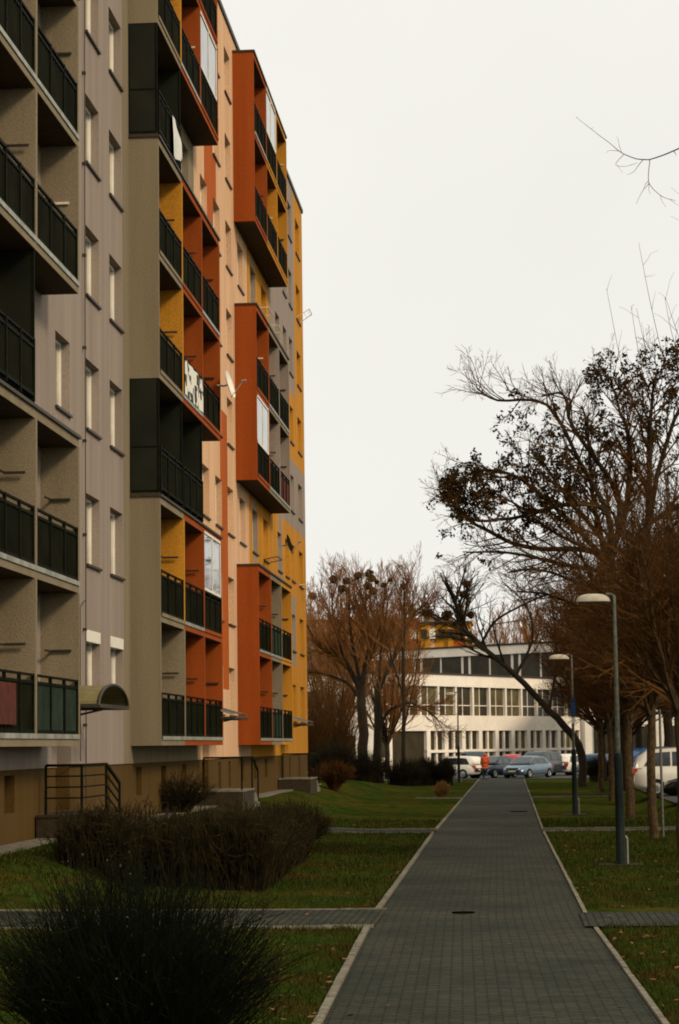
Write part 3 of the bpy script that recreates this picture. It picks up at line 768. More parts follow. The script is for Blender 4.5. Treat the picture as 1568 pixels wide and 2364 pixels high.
slab_line((U0[0], U0[1]), U1, 10.6, 11.40, 0.21, 0.5, M['school'], b); slab_line(U0, U1, 11.402, 11.58, -6.2, 0.6, M['flash'], b)
wpart(b, 'upper_storey')
dd = (Vector((*U1, 0)) - Vector((*U0, 0))); Ln = dd.length; dd.normalize()
x = 0.3; j = 0
while x + 1.6 < Ln:
    wd = (2.2, 2.4, 0.55)[j % 3]; a = Vector((*U0, 0)) + dd * x; c = a + dd * wd
    b = MB(); slab_line((a.x, a.y), (c.x, c.y), 8.35, 10.59, 0.205, 0.26, M['sdark'], b); wpart(b, 'window'); x += wd + (0.35 if j % 3 else 0.25); j += 1
# wing seen between the trunks on the right
b = MB(); b.box(6.2, 34, 190, 204, 0, 8.5, M['school']); b.box(6.1, 34.1, 189.9, 204.1, 8.502, 8.7, M['flash']); wpart(b, 'wing')
for i in range(9):
    b = MB(); b.box(6.9 + 3 * i, 9.1 + 3 * i, 189.9, 189.99, 0.8, 3.6, M['sdark']); wpart(b, 'window')
    b = MB(); b.box(6.9 + 3 * i, 9.1 + 3 * i, 189.9, 189.99, 4.8, 7.4, M['sdark']); wpart(b, 'window')

far = empty('apartment_building', (-14, 330, 0), 'distant ochre and brick red apartment building rising behind the white school', 'apartment building')
b = MB()
segs = [(-32, -27, 'mauve'), (-27, -24, 'orange'), (-24, -20.5, 'plinth'), (-20.5, -19, 'orange'), (-19, -14.8, 'plinth'), (-14.8, -13.4, 'orange'), (-13.4, -11.6, 'yellow'), (-11.6, -11.0, 'peach'), (-11.0, -9.0, 'yellow'), (-9.0, -8.2, 'yellow'), (-8.2, -6.4, 'orange2'), (-6.4, -5.6, 'yellow')]
edges = [q[0] for q in segs] + [-5.6]
for i, (a, c, n) in enumerate(segs):
    b.box(a + 14, c + 13.998, 0 if i % 3 else -0.5, 12, 0, 20.6 if a < -13.5 else 20.1, M[n])
b.v = [(x_, y_, z_) for x_, y_, z_ in b.v]; b.build('wall', far)
b = MB(); b.box(-18.2, 0.58, -0.7, 12.1, 20.602, 20.9, M['flash']); b.box(0.585, 8.6, -0.7, 12.1, 20.102, 20.3, M['flash']); b.build('roof', far)
for i in range(len(edges) - 1):
    xm = (edges[i] + edges[i + 1]) / 2 + 14
    for z in (12.2, 15.0, 17.8):
        b = MB(); b.box(xm - 0.45, xm + 0.45, -0.62, -0.55 if i % 3 == 0 else -0.05, z, z + 1.35, M['white'] if random.random() < 0.4 else M['sdark']); b.build('window', far)

# ------------------------------------------------------------------ trees
class TP:
    def __init__(s, **k): s.__dict__.update(dict(segs=(5, 4, 3, 2), kids=(5, 5, 4), ratio=(0.6, 0.5, 0.45), ang=(40, 38, 35), up=0.10, wig=0.12, taper=0.35, rr=0.55, rmin=0.008, sides=(6, 4, 3, 3), t0=0.3, levels=3, droop=0.0)); s.__dict__.update(k)
def rv(): return Vector((random.gauss(0, 1), random.gauss(0, 1), random.gauss(0, 1)))
def grow(B, p, d, Ln, r, lvl, P, m, tips=None, mt=None):
    n = P.segs[min(lvl, len(P.segs) - 1)]; pts = [p.copy()]; rad = [r]; q = p.copy(); d = d.normalized()
    for i in range(n):
        d = (d + rv() * P.wig * 0.6 + Vector((0, 0, P.up - P.droop * (lvl >= 2)))).normalized()
        q = q + d * (Ln / n); pts.append(q.copy()); rad.append(max(P.rmin * 0.6, r * (1 - (1 - P.taper) * (i + 1) / n)))
    B.tube(pts, rad, P.sides[min(lvl, len(P.sides) - 1)], mt if (mt and lvl >= 2) else m)
    if lvl >= P.levels:
        if tips is not None: tips.append((pts[-1], d.copy()))
        return
    spawn(B, pts, rad, Ln, lvl, P, m, tips, mt)
def spawn(B, pts, rad, Ln, lvl, P, m, tips=None, mt=None, nk=None, t0=None, Lk=None):
    nk = nk or P.kids[min(lvl, len(P.kids) - 1)]; n = len(pts) - 1
    t0 = P.t0 if t0 is None else t0
    for j in range(nk):
        t = t0 + (1 - t0) * (j + random.random()) / nk; f = t * n; i = min(int(f), n - 1); fr = f - i
        bp = pts[i].lerp(pts[i + 1], fr); dr = (pts[i + 1] - pts[i]).normalized(); rl = rad[i] * (1 - fr) + rad[i + 1] * fr
        a = R(P.ang[min(lvl, len(P.ang) - 1)]) * random.uniform(0.6, 1.3)
        ax = dr.orthogonal().normalized(); ax = Matrix.Rotation(random.random() * 6.283, 3, dr) @ ax
        nd = Matrix.Rotation(a, 3, ax) @ dr
        ll = (Lk or Ln * P.ratio[min(lvl, len(P.ratio) - 1)]) * random.uniform(0.65, 1.2) * (1.15 - 0.5 * t)
        grow(B, bp, nd, ll, max(P.rmin, min(rl * 0.85, rl * P.rr + 0.002)), lvl + 1, P, m, tips, mt)
def smooth_line(pts, n=4, wig=0.0):
    out = []
    for i in range(len(pts) - 1):
        p0 = pts[max(i - 1, 0)]; p1 = pts[i]; p2 = pts[i + 1]; p3 = pts[min(i + 2, len(pts) - 1)]
        for j in range(n):
            t = j / n
            q = 0.5 * ((2 * p1) + (p2 - p0) * t + (2 * p0 - 5 * p1 + 4 * p2 - p3) * t * t + (3 * p1 - p0 - 3 * p2 + p3) * t ** 3)
            out.append(q + rv() * wig)
    out.append(pts[-1]); return out
def limb(B, pl, y, r0, r1, P, m, mt, nk, Lk, dy=0.0, lvl=0, tips=None, t0=0.15, sides=8):
    """pl: (x, z) points along the limb, y: depth of its foot, dy: how far it runs in depth"""
    n = len(pl); pts = [Vector((x, y + dy * i / (n - 1), z)) for i, (x, z) in enumerate(pl)]
    pts = smooth_line(pts, 4, r0 * 0.10); rad = [r0 + (r1 - r0) * (i / (len(pts) - 1)) ** 0.8 for i in range(len(pts))]
    B.tube(pts, rad, sides, m)
    if nk: spawn(B, pts, rad, Lk, lvl, P, m, tips, mt, nk=nk, t0=t0, Lk=Lk)
    return pts
def shift(b, loc): b.v = [(x - loc[0], y - loc[1], z - loc[2]) for x, y, z in b.v]
def leaves(b, c, n, spread, size, m):
    for i in range(n): b.quad(Vector(c) + rv() * spread, size * random.uniform(0.6, 1.3), m)
def ball(b, c, r, m, n=260):
    for i in range(n):
        v = rv().normalized() * r * (0.55 + 0.45 * random.random()); v.z *= 0.9
        b.quad(Vector(c) + v, 0.05 + r * 0.12, m)

# leaning tree behind the second lamp
loc = (3.7, 118, 0); T1 = empty('leaning_tree', loc, 'bare tree whose dark trunk leans far left over the car park, with mistletoe balls', 'tree')
tr = MB(); cr = MB(); mi = MB(); P = TP(segs=(5, 4, 3, 3, 2), kids=(4, 6, 5, 4), ratio=(0.6, 0.55, 0.5, 0.5), up=0.06, wig=0.22, rmin=0.010, levels=4)
main = [(3.7, -0.1), (3.5, 2.2), (2.0, 4.0), (0.3, 5.9), (-1.5, 7.5), (-2.5, 8.6), (-2.8, 10.0)]
limb(tr, main, 118, 0.25, 0.07, P, M['bark'], M['twigd'], 0, 0)
mp = smooth_line([Vector((x, 118, z)) for x, z in main[3:]], 4)
spawn(cr, mp, [0.16] * len(mp), 2.6, 1, P, M['bark'], None, M['twigd'], nk=24, t0=0.1, Lk=2.6)
for pl, dy in (([(0.3, 5.9), (1.2, 7.7), (1.0, 9.5), (-0.3, 10.9)], 1.0), ([(-1.5, 7.5), (-0.6, 8.8), (1.7, 9.9), (2.9, 10.1)], -1.5), ([(-2.5, 8.6), (-3.4, 8.9), (-4.3, 9.3)], 0.4),
               ([(-2.5, 8.6), (-2.2, 9.6), (-2.2, 10.8)], -0.5), ([(2.0, 4.0), (2.5, 7.0), (2.2, 10.5)], 1.5)):
    limb(cr, pl, 118, 0.09, 0.03, P, M['bark'], M['twig'], 15, 2.0, dy=dy, lvl=1)
for (x, z, r) in ((-4.3, 9.25, .24), (-3.25, 9.1, .30), (-2.55, 9.05, .22), (-2.0, 9.1, .20), (-2.2, 10.75, .22), (-2.4, 10.2, .20), (-3.7, 8.9, .12)): ball(mi, (x, 118.2, z), r, M['mist'])
for b, n in ((tr, 'trunk'), (cr, 'crown'), (mi, 'mistletoe')): shift(b, loc); b.build(n, T1)

# the big tree with arching limbs and withered leaf clumps
loc = (4.9, 100, 0); T2 = empty('broad_bare_tree', loc, 'tall broad winter tree with long arching limbs and dark withered leaf clumps', 'tree')
tr = MB(); cr = MB(); lf = MB(); tips = []
P = TP(segs=(5, 4, 3, 2, 2), kids=(4, 6, 5, 4), ratio=(0.6, 0.58, 0.55, 0.5), up=0.07, wig=0.20, ang=(40, 42, 40, 40), rmin=0.0095, levels=4)
limb(tr, [(4.9, -0.1), (5.0, 4.5), (4.9, 7.4), (4.4, 10.3)], 100, 0.42, 0.25, P, M['bark'], M['twigd'], 0, 0)
limb(tr, [(5.0, 6.5), (5.6, 9.5), (6.3, 12.0)], 100, 0.26, 0.18, P, M['bark'], M['twigd'], 0, 0)
LB = [([(4.6, 9.4), (4.5, 12.4), (2.9, 12.9), (0.2, 12.3), (-1.6, 12.3), (-2.6, 13.2)], 0.17, 20, 2.0, -1.0),
      ([(5.0, 11.8), (4.9, 13.6), (3.1, 16.4), (2.7, 18.0), (1.7, 18.0)], 0.16, 18, 2.4, 1.0),
      ([(4.4, 12.8), (3.3, 14.8), (1.9, 17.3), (-0.3, 17.5), (-1.2, 18.0)], 0.12, 18, 2.2, -2.0),
      ([(4.4, 10.3), (3.6, 10.9), (0.9, 11.1), (-1.4, 12.2), (-2.5, 13.3), (-3.1, 13.9)], 0.16, 20, 2.0, 1.5),
      ([(4.5, 9.8), (2.5, 10.2), (0.1, 10.7), (-1.8, 10.7)], 0.12, 15, 2.1, -2.0),
      ([(4.4, 10.3), (2.8, 12.2), (0.6, 14.2), (-1.0, 14.6), (-1.9, 14.3)], 0.14, 20, 2.2, 0.5),
      ([(4.4, 10.3), (5.4, 13), (5.6, 15.8), (5.3, 17.2), (4.9, 18.9)], 0.19, 20, 2.4, 2.0),
      ([(6.3, 12.0), (6.4, 15), (6.5, 17.1), (6.8, 18.7)], 0.17, 18, 2.4, -1.5),
      ([(6.3, 12.0), (7.0, 15), (8.3, 18), (9.2, 18.2)], 0.15, 16, 2.4, 1.0),
      ([(6.3, 12.0), (8.3, 13.2), (10.5, 15.2)], 0.14, 14, 2.4, -1.0), ([(5.4, 8.6), (7.0, 10.2), (8.6, 12.4)], 0.12, 16, 2.4, -2.0), ([(5.0, 6.0), (6.8, 7.6), (8.4, 9.0)], 0.12, 16, 2.4, 1.0), ([(4.9, 8.0), (3.6, 9.6), (3.0, 11.6)], 0.1, 14, 2.2, -2.0), ([(4.5, 11.0), (2.6, 13.6), (1.5, 15.6)], 0.12, 16, 2.2, 2.5), ([(4.6, 8.6), (3.0, 9.4), (1.2, 9.9), (0.0, 9.7)], 0.10, 15, 1.9, -3.0), ([(3.6, 10.9), (2.0, 11.7), (0.4, 12.9), (-0.6, 13.4)], 0.09, 15, 1.9, -1.5),
      ([(4.4, 10.3), (3.9, 13.5), (3.8, 16.5), (3.6, 17.8)], 0.14, 18, 2.2, 3.0),
      ([(5.0, 6.5), (3.4, 8.2), (1.8, 9.0), (0.4, 9.2)], 0.12, 14, 2.0, 2.0)]
for pl, r, nk, Lk, dy in LB: limb(cr, pl, 100, r, 0.035, P, M['bark'], M['twig'], int(nk * 1.5), Lk, dy=dy, lvl=1, tips=tips, t0=0.12)
random.shuffle(tips)
zones = [((-1.0, 13.8), 2.0, 1.5, 0.42), ((0.8, 13.6), 2.5, 2.3, 0.45), ((2.6, 14.8), 2.0, 2.0, 0.18), ((6.2, 15.0), 2.5, 3.5, 0.15), ((0.9, 16.6), 1.9, 1.1, .30), ((4.7, 18.9), 1.1, 1.2, .5), ((7.4, 18.6), 1.5, 1.6, .5), ((3.3, 15.9), 1.5, 1.1, .35), ((7.6, 16.6), 1.3, 1.5, .35), ((-2.4, 12.3), 1.2, 1.0, .25), ((-1.8, 10.7), 1.5, .6, .1)]
for p, d in tips:
    pr = 0.0
    for (cx, cz), rx, rz, w in zones:
        if ((p.x - cx) / rx) ** 2 + ((p.z - cz) / rz) ** 2 < 1: pr = max(pr, w)
    if random.random() < pr * 0.62: leaves(lf, p, 14, 0.11, 0.085, M['leafd'])
for b, n in ((tr, 'trunk'), (cr, 'crown'), (lf, 'withered_leaves')): shift(b, loc); b.build(n, T2)

def generic_tree(loc, h, name, label, P, m, mt, r0, trunk_h, nl, spread, Lk, nk=10, group=None, seed=None, leafzone=None, cat='tree'):
    if seed is not None: random.seed(seed)
    t = empty(name, loc, label, cat, group); tr = MB(); cr = MB()
    limb(tr, [(0, -0.15), (random.uniform(-.05, .05), trunk_h * 0.5), (random.uniform(-.1, .1), trunk_h)], 0, r0, r0 * 0.75, P, m, mt, 0, 0, sides=10)
    for i in range(nl):
        a = 6.283 * i / nl + random.random() * 0.6; s = spread * random.uniform(0.35, 1.0); top = h * random.uniform(0.78, 1.0) * (1 - 0.22 * s / max(spread, .1))
        z0 = trunk_h * random.uniform(0.85, 1.0)
        pts = [(0, z0), (math.cos(a) * s * 0.45, z0 + (top - z0) * 0.3), (math.cos(a) * s * 0.85, z0 + (top - z0) * 0.65), (math.cos(a) * s, top)]
        V = [Vector((px, math.sin(a) * s * f, pz)) for (px, pz), f in zip(pts, (0, .45, .85, 1))]
        V = smooth_line(V, 3, 0.04); rad = [r0 * 0.45 * (1 - 0.85 * q / (len(V) - 1)) for q in range(len(V))]
        cr.tube(V, rad, 5, m); spawn(cr, V, rad, Lk, 1, P, m, None, mt, nk=nk, t0=0.08, Lk=Lk)
    tr.build('trunk', t); cr.build('crown', t); return t
# row of young trees along the right lawn
PY = TP(segs=(4, 4, 3, 2, 2), kids=(4, 7, 6, 4), ratio=(0.6, 0.58, 0.55, 0.55), up=0.10, wig=0.20, ang=(45, 42, 40, 40), rmin=0.0065, levels=4)
row = [(3.40, 46.0, 0.0, 9.2), (3.38, 54.8, 0.0, 8.6), (3.60, 69.3, 0.02, 8.8), (3.89, 89.5, 0.04, 9.0), (4.02, 103.1, 0.06, 9.0)]
labs = ['pruned young tree at the right edge of the frame, nearest of the lawn row', 'young tree with straight mottled trunk beside a thin steel post', 'young tree in front of the white car on the right lawn',
        'young tree seen right beside the taller lamp pole on the lawn', 'young tree farthest down the right lawn row, left of the near lamp pole']
variants = []
for i, (x, y, z, h) in enumerate(row):
    if i < 2:
        t = generic_tree((x, y, gh(x, y)), h, 'young_tree', labs[i], PY, M['bark2'], M['twig'], 0.125 if i else 0.15, 3.3, 12, 1.6, 1.7, nk=15, group='row of young trees on the right lawn', seed=20 + i); variants.append(t)
    else:
        t = copy_tree(variants[i % 2]); t.location = (x, y, gh(x, y)); t.rotation_euler = (0, 0, 1.3 * i); t['label'] = labs[i]; t.scale = (1, 1, h / 9.0)
# denser trees on the far side of the side road
PD = TP(segs=(4, 4, 3, 2, 2), kids=(4, 7, 6, 4), ratio=(0.6, 0.6, 0.55, 0.55), up=0.12, wig=0.20, ang=(40, 42, 40, 40), rmin=0.010, levels=4)
bgspec = [(7.2, 84, 11.5), (9.5, 96, 13.0), (6.3, 112, 12.0), (8.6, 124, 14.0), (12.0, 110, 15.0), (6.0, 132, 12.5), (8.6, 70, 10.5), (4.9, 122, 10.5), (10.6, 118, 16), (7.6, 60, 8.6), (7.6, 110, 16.5), (10.2, 92, 16.0), (6.4, 126, 14.5), (5.2, 100, 9.5)]
bl = ['dense bare tree behind the white car on the right', 'bushy brown bare tree beyond the side road, at the right edge', 'dark trunked bare tree between the near lamp and the leaning tree', 'tall bare tree in the dark mass behind the second lamp',
      'tall dense bare tree deep in the right background', 'bare tree close behind the foot of the leaning tree', 'brown twiggy tree rising over the right edge of the frame',
      'low dense tree overlapping the foot of the leaning tree', 'high dense crown at the right edge behind the big arching tree', 'bushy tree beside the side road at the very right edge', 'tall crown filling the gap right of the arching limbs', 'tall crown at the right edge over the young trees', 'bare crown behind the arching tree and the second lamp', 'low brown crown under the arching limbs']
vb = []
for i, (x, y, h) in enumerate(bgspec):
    if i < 2:
        t = generic_tree((x, y, gh(x, y)), h, 'bare_tree', bl[i], PD, M['bark'], M['twig'], 0.20, 3.2, 13, 3.8, 2.8, nk=15, group='bare trees massed at the right', seed=40 + i); vb.append(t); h0 = h
    else:
        t = copy_tree(vb[i % 2]); t.location = (x, y, gh(x, y)); t.rotation_euler = (0, 0, 2.1 * i); t['label'] = bl[i]; s = h / 12.2; t.scale = (s, s, s)
# near tree out of frame at the right: its twigs reach into the sky
random.seed(5)
loc = (6.2, 40, 0); T3 = empty('tall_bare_tree', loc, 'fine drooping bare branch reaching into the sky from the upper right edge', 'tree')
tr = MB(); cr = MB(); P3 = TP(segs=(4, 3, 3), kids=(3, 3, 2), ratio=(0.5, 0.5, 0.5), up=-0.02, wig=0.30, rmin=0.004, levels=3, ang=(50, 50, 50))
limb(tr, [(6.2, -0.1), (6.1, 6), (6.3, 12), (6.2, 15.5)], 40, 0.26, 0.08, P3, M['bark'], M['twig'], 0, 0)
limb(cr, [(6.2, 11.0), (4.8, 12.8), (3.7, 13.25), (3.3, 13.02), (2.7, 12.8), (2.3, 12.88), (2.0, 13.1), (1.4, 13.6)], 40, 0.024, 0.003, P3, M['bark'], M['twig'], 5, 0.55, dy=-0.3, lvl=2, t0=0.45, sides=5)
limb(cr, [(2.72, 12.8), (2.68, 12.45), (2.72, 12.3), (2.92, 12.1), (3.15, 12.02)], 39.8, 0.010, 0.004, P3, M['twig'], M['twig'], 4, 0.35, lvl=2, sides=4)
limb(cr, [(2.70, 12.36), (2.56, 12.2), (2.45, 11.98)], 39.8, 0.006, 0.003, P3, M['twig'], M['twig'], 0, 0, sides=3)
limb(cr, [(2.25, 12.9), (2.1, 12.72), (2.28, 12.68), (2.5, 12.74)], 39.8, 0.006, 0.003, P3, M['twig'], M['twig'], 2, 0.25, lvl=2, sides=3)
for i in range(13):      # long upright shoots at the right edge
    x = 2.50 + 0.20 * i; z0 = 7.0 + 0.25 * i; q = random.uniform(-0.25, -0.7); top = random.uniform(9.8, 12.0) + 0.12 * i
    limb(cr, [(x + 0.9, z0 - 1.5), (x + 0.15, z0 + 0.6), (x + q * 0.5, (z0 + top) / 2 + 0.4), (x + q, top)], 41 + random.random(), 0.014, 0.0035, P3, M['twig'], M['twig'], 5, 0.7, lvl=2, t0=0.3, sides=4)
for pl, r in (([(6.2, 9.0), (4.8, 10.6), (4.0, 13.0), (3.8, 16)], 0.05), ([(6.2, 5.2), (4.6, 5.6), (3.6, 6.2)], 0.07), ([(6.2, 4.8), (5.0, 5.6), (4.2, 7.0)], 0.06)):
    limb(cr, pl, 40.5, r, 0.012, P3, M['bark'], M['twig'], 6, 0.9, dy=0.8, lvl=1, sides=5)
for b, n in ((tr, 'trunk'), (cr, 'crown')): shift(b, loc); b.build(n, T3)

# clump of old trees between the block and the school
random.seed(11)
def old_tree(loc, label, limbs, trunk, P, nk_scale=1.0, balls=(), r=0.36, name='old_tree', mt='twigr', Lk=2.6):
    t = empty(name, loc, label, 'tree', 'old trees left of the school'); tr = MB(); cr = MB(); mi = MB()
    limb(tr, trunk, loc[1], r, r * 0.72, P, M['bark'], M[mt], 0, 0)
    for pl, rr, nk, dy in limbs: limb(cr, pl, loc[1], rr, 0.03, P, M['bark'], M[mt], int(nk * nk_scale), Lk, dy=dy, lvl=1, t0=0.15)
    for (x, z, q) in balls: ball(mi, (x, loc[1] + 0.3, z), q, M['mist'], 240)
    for b, n in ((tr, 'trunk'), (cr, 'crown')): shift(b, loc); b.build(n, t)
    if balls: shift(mi, loc); mi.build('mistletoe', t)
PO = TP(segs=(5, 4, 3, 2, 2), kids=(4, 7, 6, 4), ratio=(0.6, 0.58, 0.55, 0.55), up=0.16, wig=0.16, ang=(35, 36, 32, 30), rmin=0.011, levels=4)
old_tree((-9.0, 135, 0.2), 'thick old tree nearest the ochre end of the block with mistletoe in its top', [
    ([(-9.0, 5.6), (-8.5, 8.2), (-8.7, 10.6), (-9.4, 12.4)], 0.20, 16, 0.5), ([(-9.1, 5.8), (-10.1, 7.6), (-11.4, 8.3), (-12.6, 10.4)], 0.20, 18, -1.0), ([(-10.1, 7.6), (-10.6, 10), (-10.8, 12.2)], 0.13, 14, 1.0),
    ([(-8.8, 7.0), (-7.8, 9.2), (-7.4, 11.4)], 0.13, 13, -1.0), ([(-9.0, 5.0), (-10.0, 6.2), (-11.8, 6.8), (-12.8, 6.6)], 0.12, 12, 1.5), ([(-9.0, 6), (-9.6, 9), (-9.8, 12.0)], 0.14, 15, 2.0)],
    [(-9.0, -0.1), (-8.9, 3.0), (-9.0, 5.9)], PO, 1.9, ((-8.4, 12.7, .28), (-8.25, 12.4, .26), (-8.5, 11.95, .26), (-8.2, 11.65, .28), (-8.5, 11.3, .2), (-10.6, 12.4, .28), (-9.8, 12.3, .26), (-9.1, 12.6, .24), (-10.1, 11.8, .28), (-11.9, 11.4, .26)))
old_tree((-8.0, 132.5, 0.2), 'forked old tree whose low limb droops to the right in front of the school', [
    ([(-7.9, 2.9), (-7.2, 4.3), (-5.9, 4.75), (-4.9, 4.3), (-4.3, 3.8)], 0.12, 12, -0.5), ([(-7.8, 5.6), (-6.4, 8.5), (-5.6, 10.1), (-4.8, 10.7)], 0.17, 17, 0.5), ([(-7.8, 5.6), (-7.6, 8), (-7.2, 10.8)], 0.13, 14, 1.0), ([(-6.4, 8.5), (-6.2, 10), (-5.9, 12)], 0.10, 13, -1)],
    [(-8.0, -0.1), (-7.9, 2.8), (-7.8, 5.8)], PO, 1.7, ((-7.4, 11.8, .15), (-6.2, 11.7, .22), (-7.0, 12.1, .13), (-7.8, 12.0, .13)), r=0.28)
old_tree((-6.3, 131, 0.2), 'slender straight tree in front of the glazed school entrance', [([(-6.2, 3.5), (-5.6, 6.0), (-5.2, 8.4)], 0.06, 9, 0.5), ([(-6.2, 5.0), (-6.9, 7.5), (-7.3, 9.5)], 0.06, 9, -0.5), ([(-6.2, 7), (-6.1, 9.4), (-6.1, 12.0)], 0.07, 12, 0)],
    [(-6.3, -0.1), (-6.25, 4.0), (-6.2, 8.0)], PO, 1.0, (), r=0.13, name='slender_tree', Lk=1.7)
PM = TP(segs=(4, 4, 3, 2, 2), kids=(4, 7, 6, 4), ratio=(0.6, 0.6, 0.55, 0.55), up=0.18, wig=0.18, ang=(38, 38, 34, 34), rmin=0.012, levels=4)
ml = ['brown crowned tree behind the thick old tree at the block corner', 'brown crowned tree between the two old trunks', 'smaller brown tree right behind the slender tree', 'brown tree at the foot of the ochre end wall']
for i, (x, y, h) in enumerate(((-11.6, 148, 11.8), (-8.4, 152, 11.8))):
    if i == 0: tm = generic_tree((x, y, 0), h, 'brown_tree', ml[i], PM, M['bark'], M['twigr'], 0.2, 2.4, 13, 3.2, 2.8, nk=13, group='old trees left of the school', seed=60)
    else:
        t = copy_tree(tm); t.location = (x, y, 0.1); t.rotation_euler = (0, 0, 1.7 * i); t.scale = (h / 11.8,) * 3; t['label'] = ml[i]
# background trees beyond the school
PF = TP(segs=(4, 4, 2, 2, 1), kids=(4, 7, 6, 5), ratio=(0.6, 0.5, 0.5, 0.5), up=0.26, wig=0.14, ang=(30, 30, 26, 24), rmin=0.020, levels=4)
vf = []
fs = [(-25, 232, 21.5), (-19, 240, 22), (-15.6, 236, 22), (-10.5, 352, 27.5), (-2.6, 262, 19.0), (0.6, 255, 20.0), (4.5, 246, 20.5), (8.6, 240, 20), (13, 236, 21), (18, 232, 22), (-15.5, 350, 28), (2.8, 290, 21.5)]
fl = ['reddish bare tree beyond the school, hidden mostly by the block', 'reddish bare tree top rising beside the ochre end wall', 'tallest reddish tree top above the left school wing', 'faint reddish tree top standing behind the far ochre building',
      'reddish tree just right of the far ochre building', 'reddish tree top over the left part of the school roof, beyond the leaning trunk', 'bare tree top above the school roof, under the arching limbs', 'bare tree behind the right end of the school roof',
      'bare tree behind the right wing of the school', 'farthest right bare tree behind the school', 'faint tree top behind the brick red part of the far building', 'faint tree top right of the leaning trunk']
for i, (x, y, h) in enumerate(fs):
    if i < 2:
        t = generic_tree((x, y, 0), h, 'distant_tree', fl[i], PF, M['twigr'], M['twigr'], 0.35, 6.0, 11, 3.4, 4.2, nk=10, group='trees beyond the school', seed=70 + i); vf.append((t, h))
    else:
        t0, hh = vf[i % 2]; t = copy_tree(t0); t.location = (x, y, 0); t.rotation_euler = (0, 0, 1.9 * i); s = h / hh; t.scale = (s, s, s); t['label'] = fl[i]

# ------------------------------------------------------------------ shrubs and hedge
def shrub(loc, label, n, rad, h, m, name='shrub', lean=0.5, r=0.006, tw=True, buds=0, group=None, base=0.15, cat='bush', seed=1, clump=0):
    random.seed(seed); b = MB(); bd = MB(); clumps = [random.random() * 6.283 for _ in range(max(1, clump))]
    for i in range(n):
        a = random.random() * 6.283
        if clump: a = clumps[i % clump] + random.gauss(0, 0.10)
        q = base * rad * math.sqrt(random.random())
        p = Vector((math.cos(a) * q, math.sin(a) * q, -0.05)); s = rad * random.random() ** 0.6; a2 = a + random.gauss(0, 0.5)
        hh = h * random.uniform(0.55, 1.0) * (1 - 0.35 * (s / rad) ** 2)
        e = Vector((math.cos(a2) * s, math.sin(a2) * s, hh)); mid = p.lerp(e, 0.5) + Vector((-math.cos(a2), -math.sin(a2), 0.3)) * s * 0.13
        pts = [p, p.lerp(mid, 0.55) + rv() * 0.01, mid, mid.lerp(e, 0.5) + rv() * 0.02, e]
        b.tube(pts, [r * 1.5, r * 1.3, r, r * 0.8, r * 0.4], 3, m)
        if tw:
            for j in range(5):
                t = random.uniform(0.35, 0.95); i0 = min(int(t * 4), 3); o = pts[i0].lerp(pts[i0 + 1], t * 4 - i0); d = (pts[i0 + 1] - pts[i0]).normalized()
                d = (d + rv() * 0.38).normalized(); l = h * random.uniform(0.10, 0.28); o2 = o + d * l
                b.tube([o, o + d * l * 0.5 + rv() * 0.01, o2], [r * 0.7, r * 0.5, r * 0.3], 3, m)
                if random.random() < buds: bd.quad(o2, r * 2.6, M['bud'])
    t = empty(name, loc, label, cat, group); b.build('stems', t)
    if bd.v: bd.build('leaves', t)
    return t
shrub((-2.54, 15.0, gh(-2.54, 15)), 'large dark bare shrub in the lower left foreground', 1250, 1.0, 1.64, M['shrub'], lean=0.5, r=0.0044, buds=0.05, base=0.4, seed=3, clump=26)
def hedge():
    random.seed(9); loc = (-5.6, 40, gh(-5.6, 40)); t = empty('hedge', loc, 'long clipped brown hedge below the entrance of the block', 'hedge'); b = MB(); bd = MB(); co = MB()
    # footprint: front edge at y 36.5 runs from x -7.6 to -3.9, tapers back to y 53
    for i in range(7600):
        y = 36.0 + 10.5 * random.random() ** 1.5; xl = -7.4 + 0.06 * (y - 36); xr = -4.1 - 0.02 * (y - 40); x = random.uniform(xl, xr)
        if 0.3 < random.random(): 
            if random.random() < 0.5: x = xr - abs(random.gauss(0, 0.25))
            elif y > 38: y = 36.3 + abs(random.gauss(0, 0.4))
        z = gh(x, y); nn = noise.noise(Vector((x * 1.1, y * 0.7, 3.0))); h = random.uniform(0.55, 1.08) * (1.16 - 0.012 * (y - 36) + 0.30 * nn) - z * 0.75
        if noise.noise(Vector((x * 2.3, y * 1.6, 9.0))) > 0.28: continue
        e = Vector((x + random.gauss(0, 0.17), y + random.gauss(0, 0.17), z + h)); p = Vector((x, y, z - 0.05)); mid = p.lerp(e, 0.5) + rv() * 0.04
        b.tube([p, mid, e], [0.010, 0.008, 0.004], 3, M['hedge'])
        for j in range(3):
            q = mid.lerp(e, random.random()); d = (Vector((0, 0, 0.8)) + rv() * 0.75).normalized() * random.uniform(0.1, 0.28); b.tube([q, q + d], [0.006, 0.003], 3, M['hedge'])
            if random.random() < 0.10: bd.quad(q + d, 0.014, M['bud'])
    shift(b, loc); b.build('stems', t); shift(bd, loc); bd.build('leaves', t)
hedge()
shrub((-4.7, 50.0, gh(-4.7, 50)), 'reddish brown bush at the far right end of the hedge', 420, 0.75, 1.05, M['hedge'], r=0.008, buds=0.1, seed=5)
shrub((-8.3, 56, 0.65), 'bare bush against the wall of the middle loggia stack', 260, 0.95, 1.2, M['hedge'], r=0.008, buds=0.05, seed=6)
shrub((-7.3, 92.5, 0.55), 'round leafless bush on the lawn near the far end of the block', 500, 0.95, 1.25, M['twig'], r=0.012, seed=8)
shrub((-3.1, 98.9, 0.0), 'small golden brown dry bush beside the path', 260, 0.42, 0.75, M['gold'], r=0.012, tw=True, seed=9, base=0.3)
i = 0
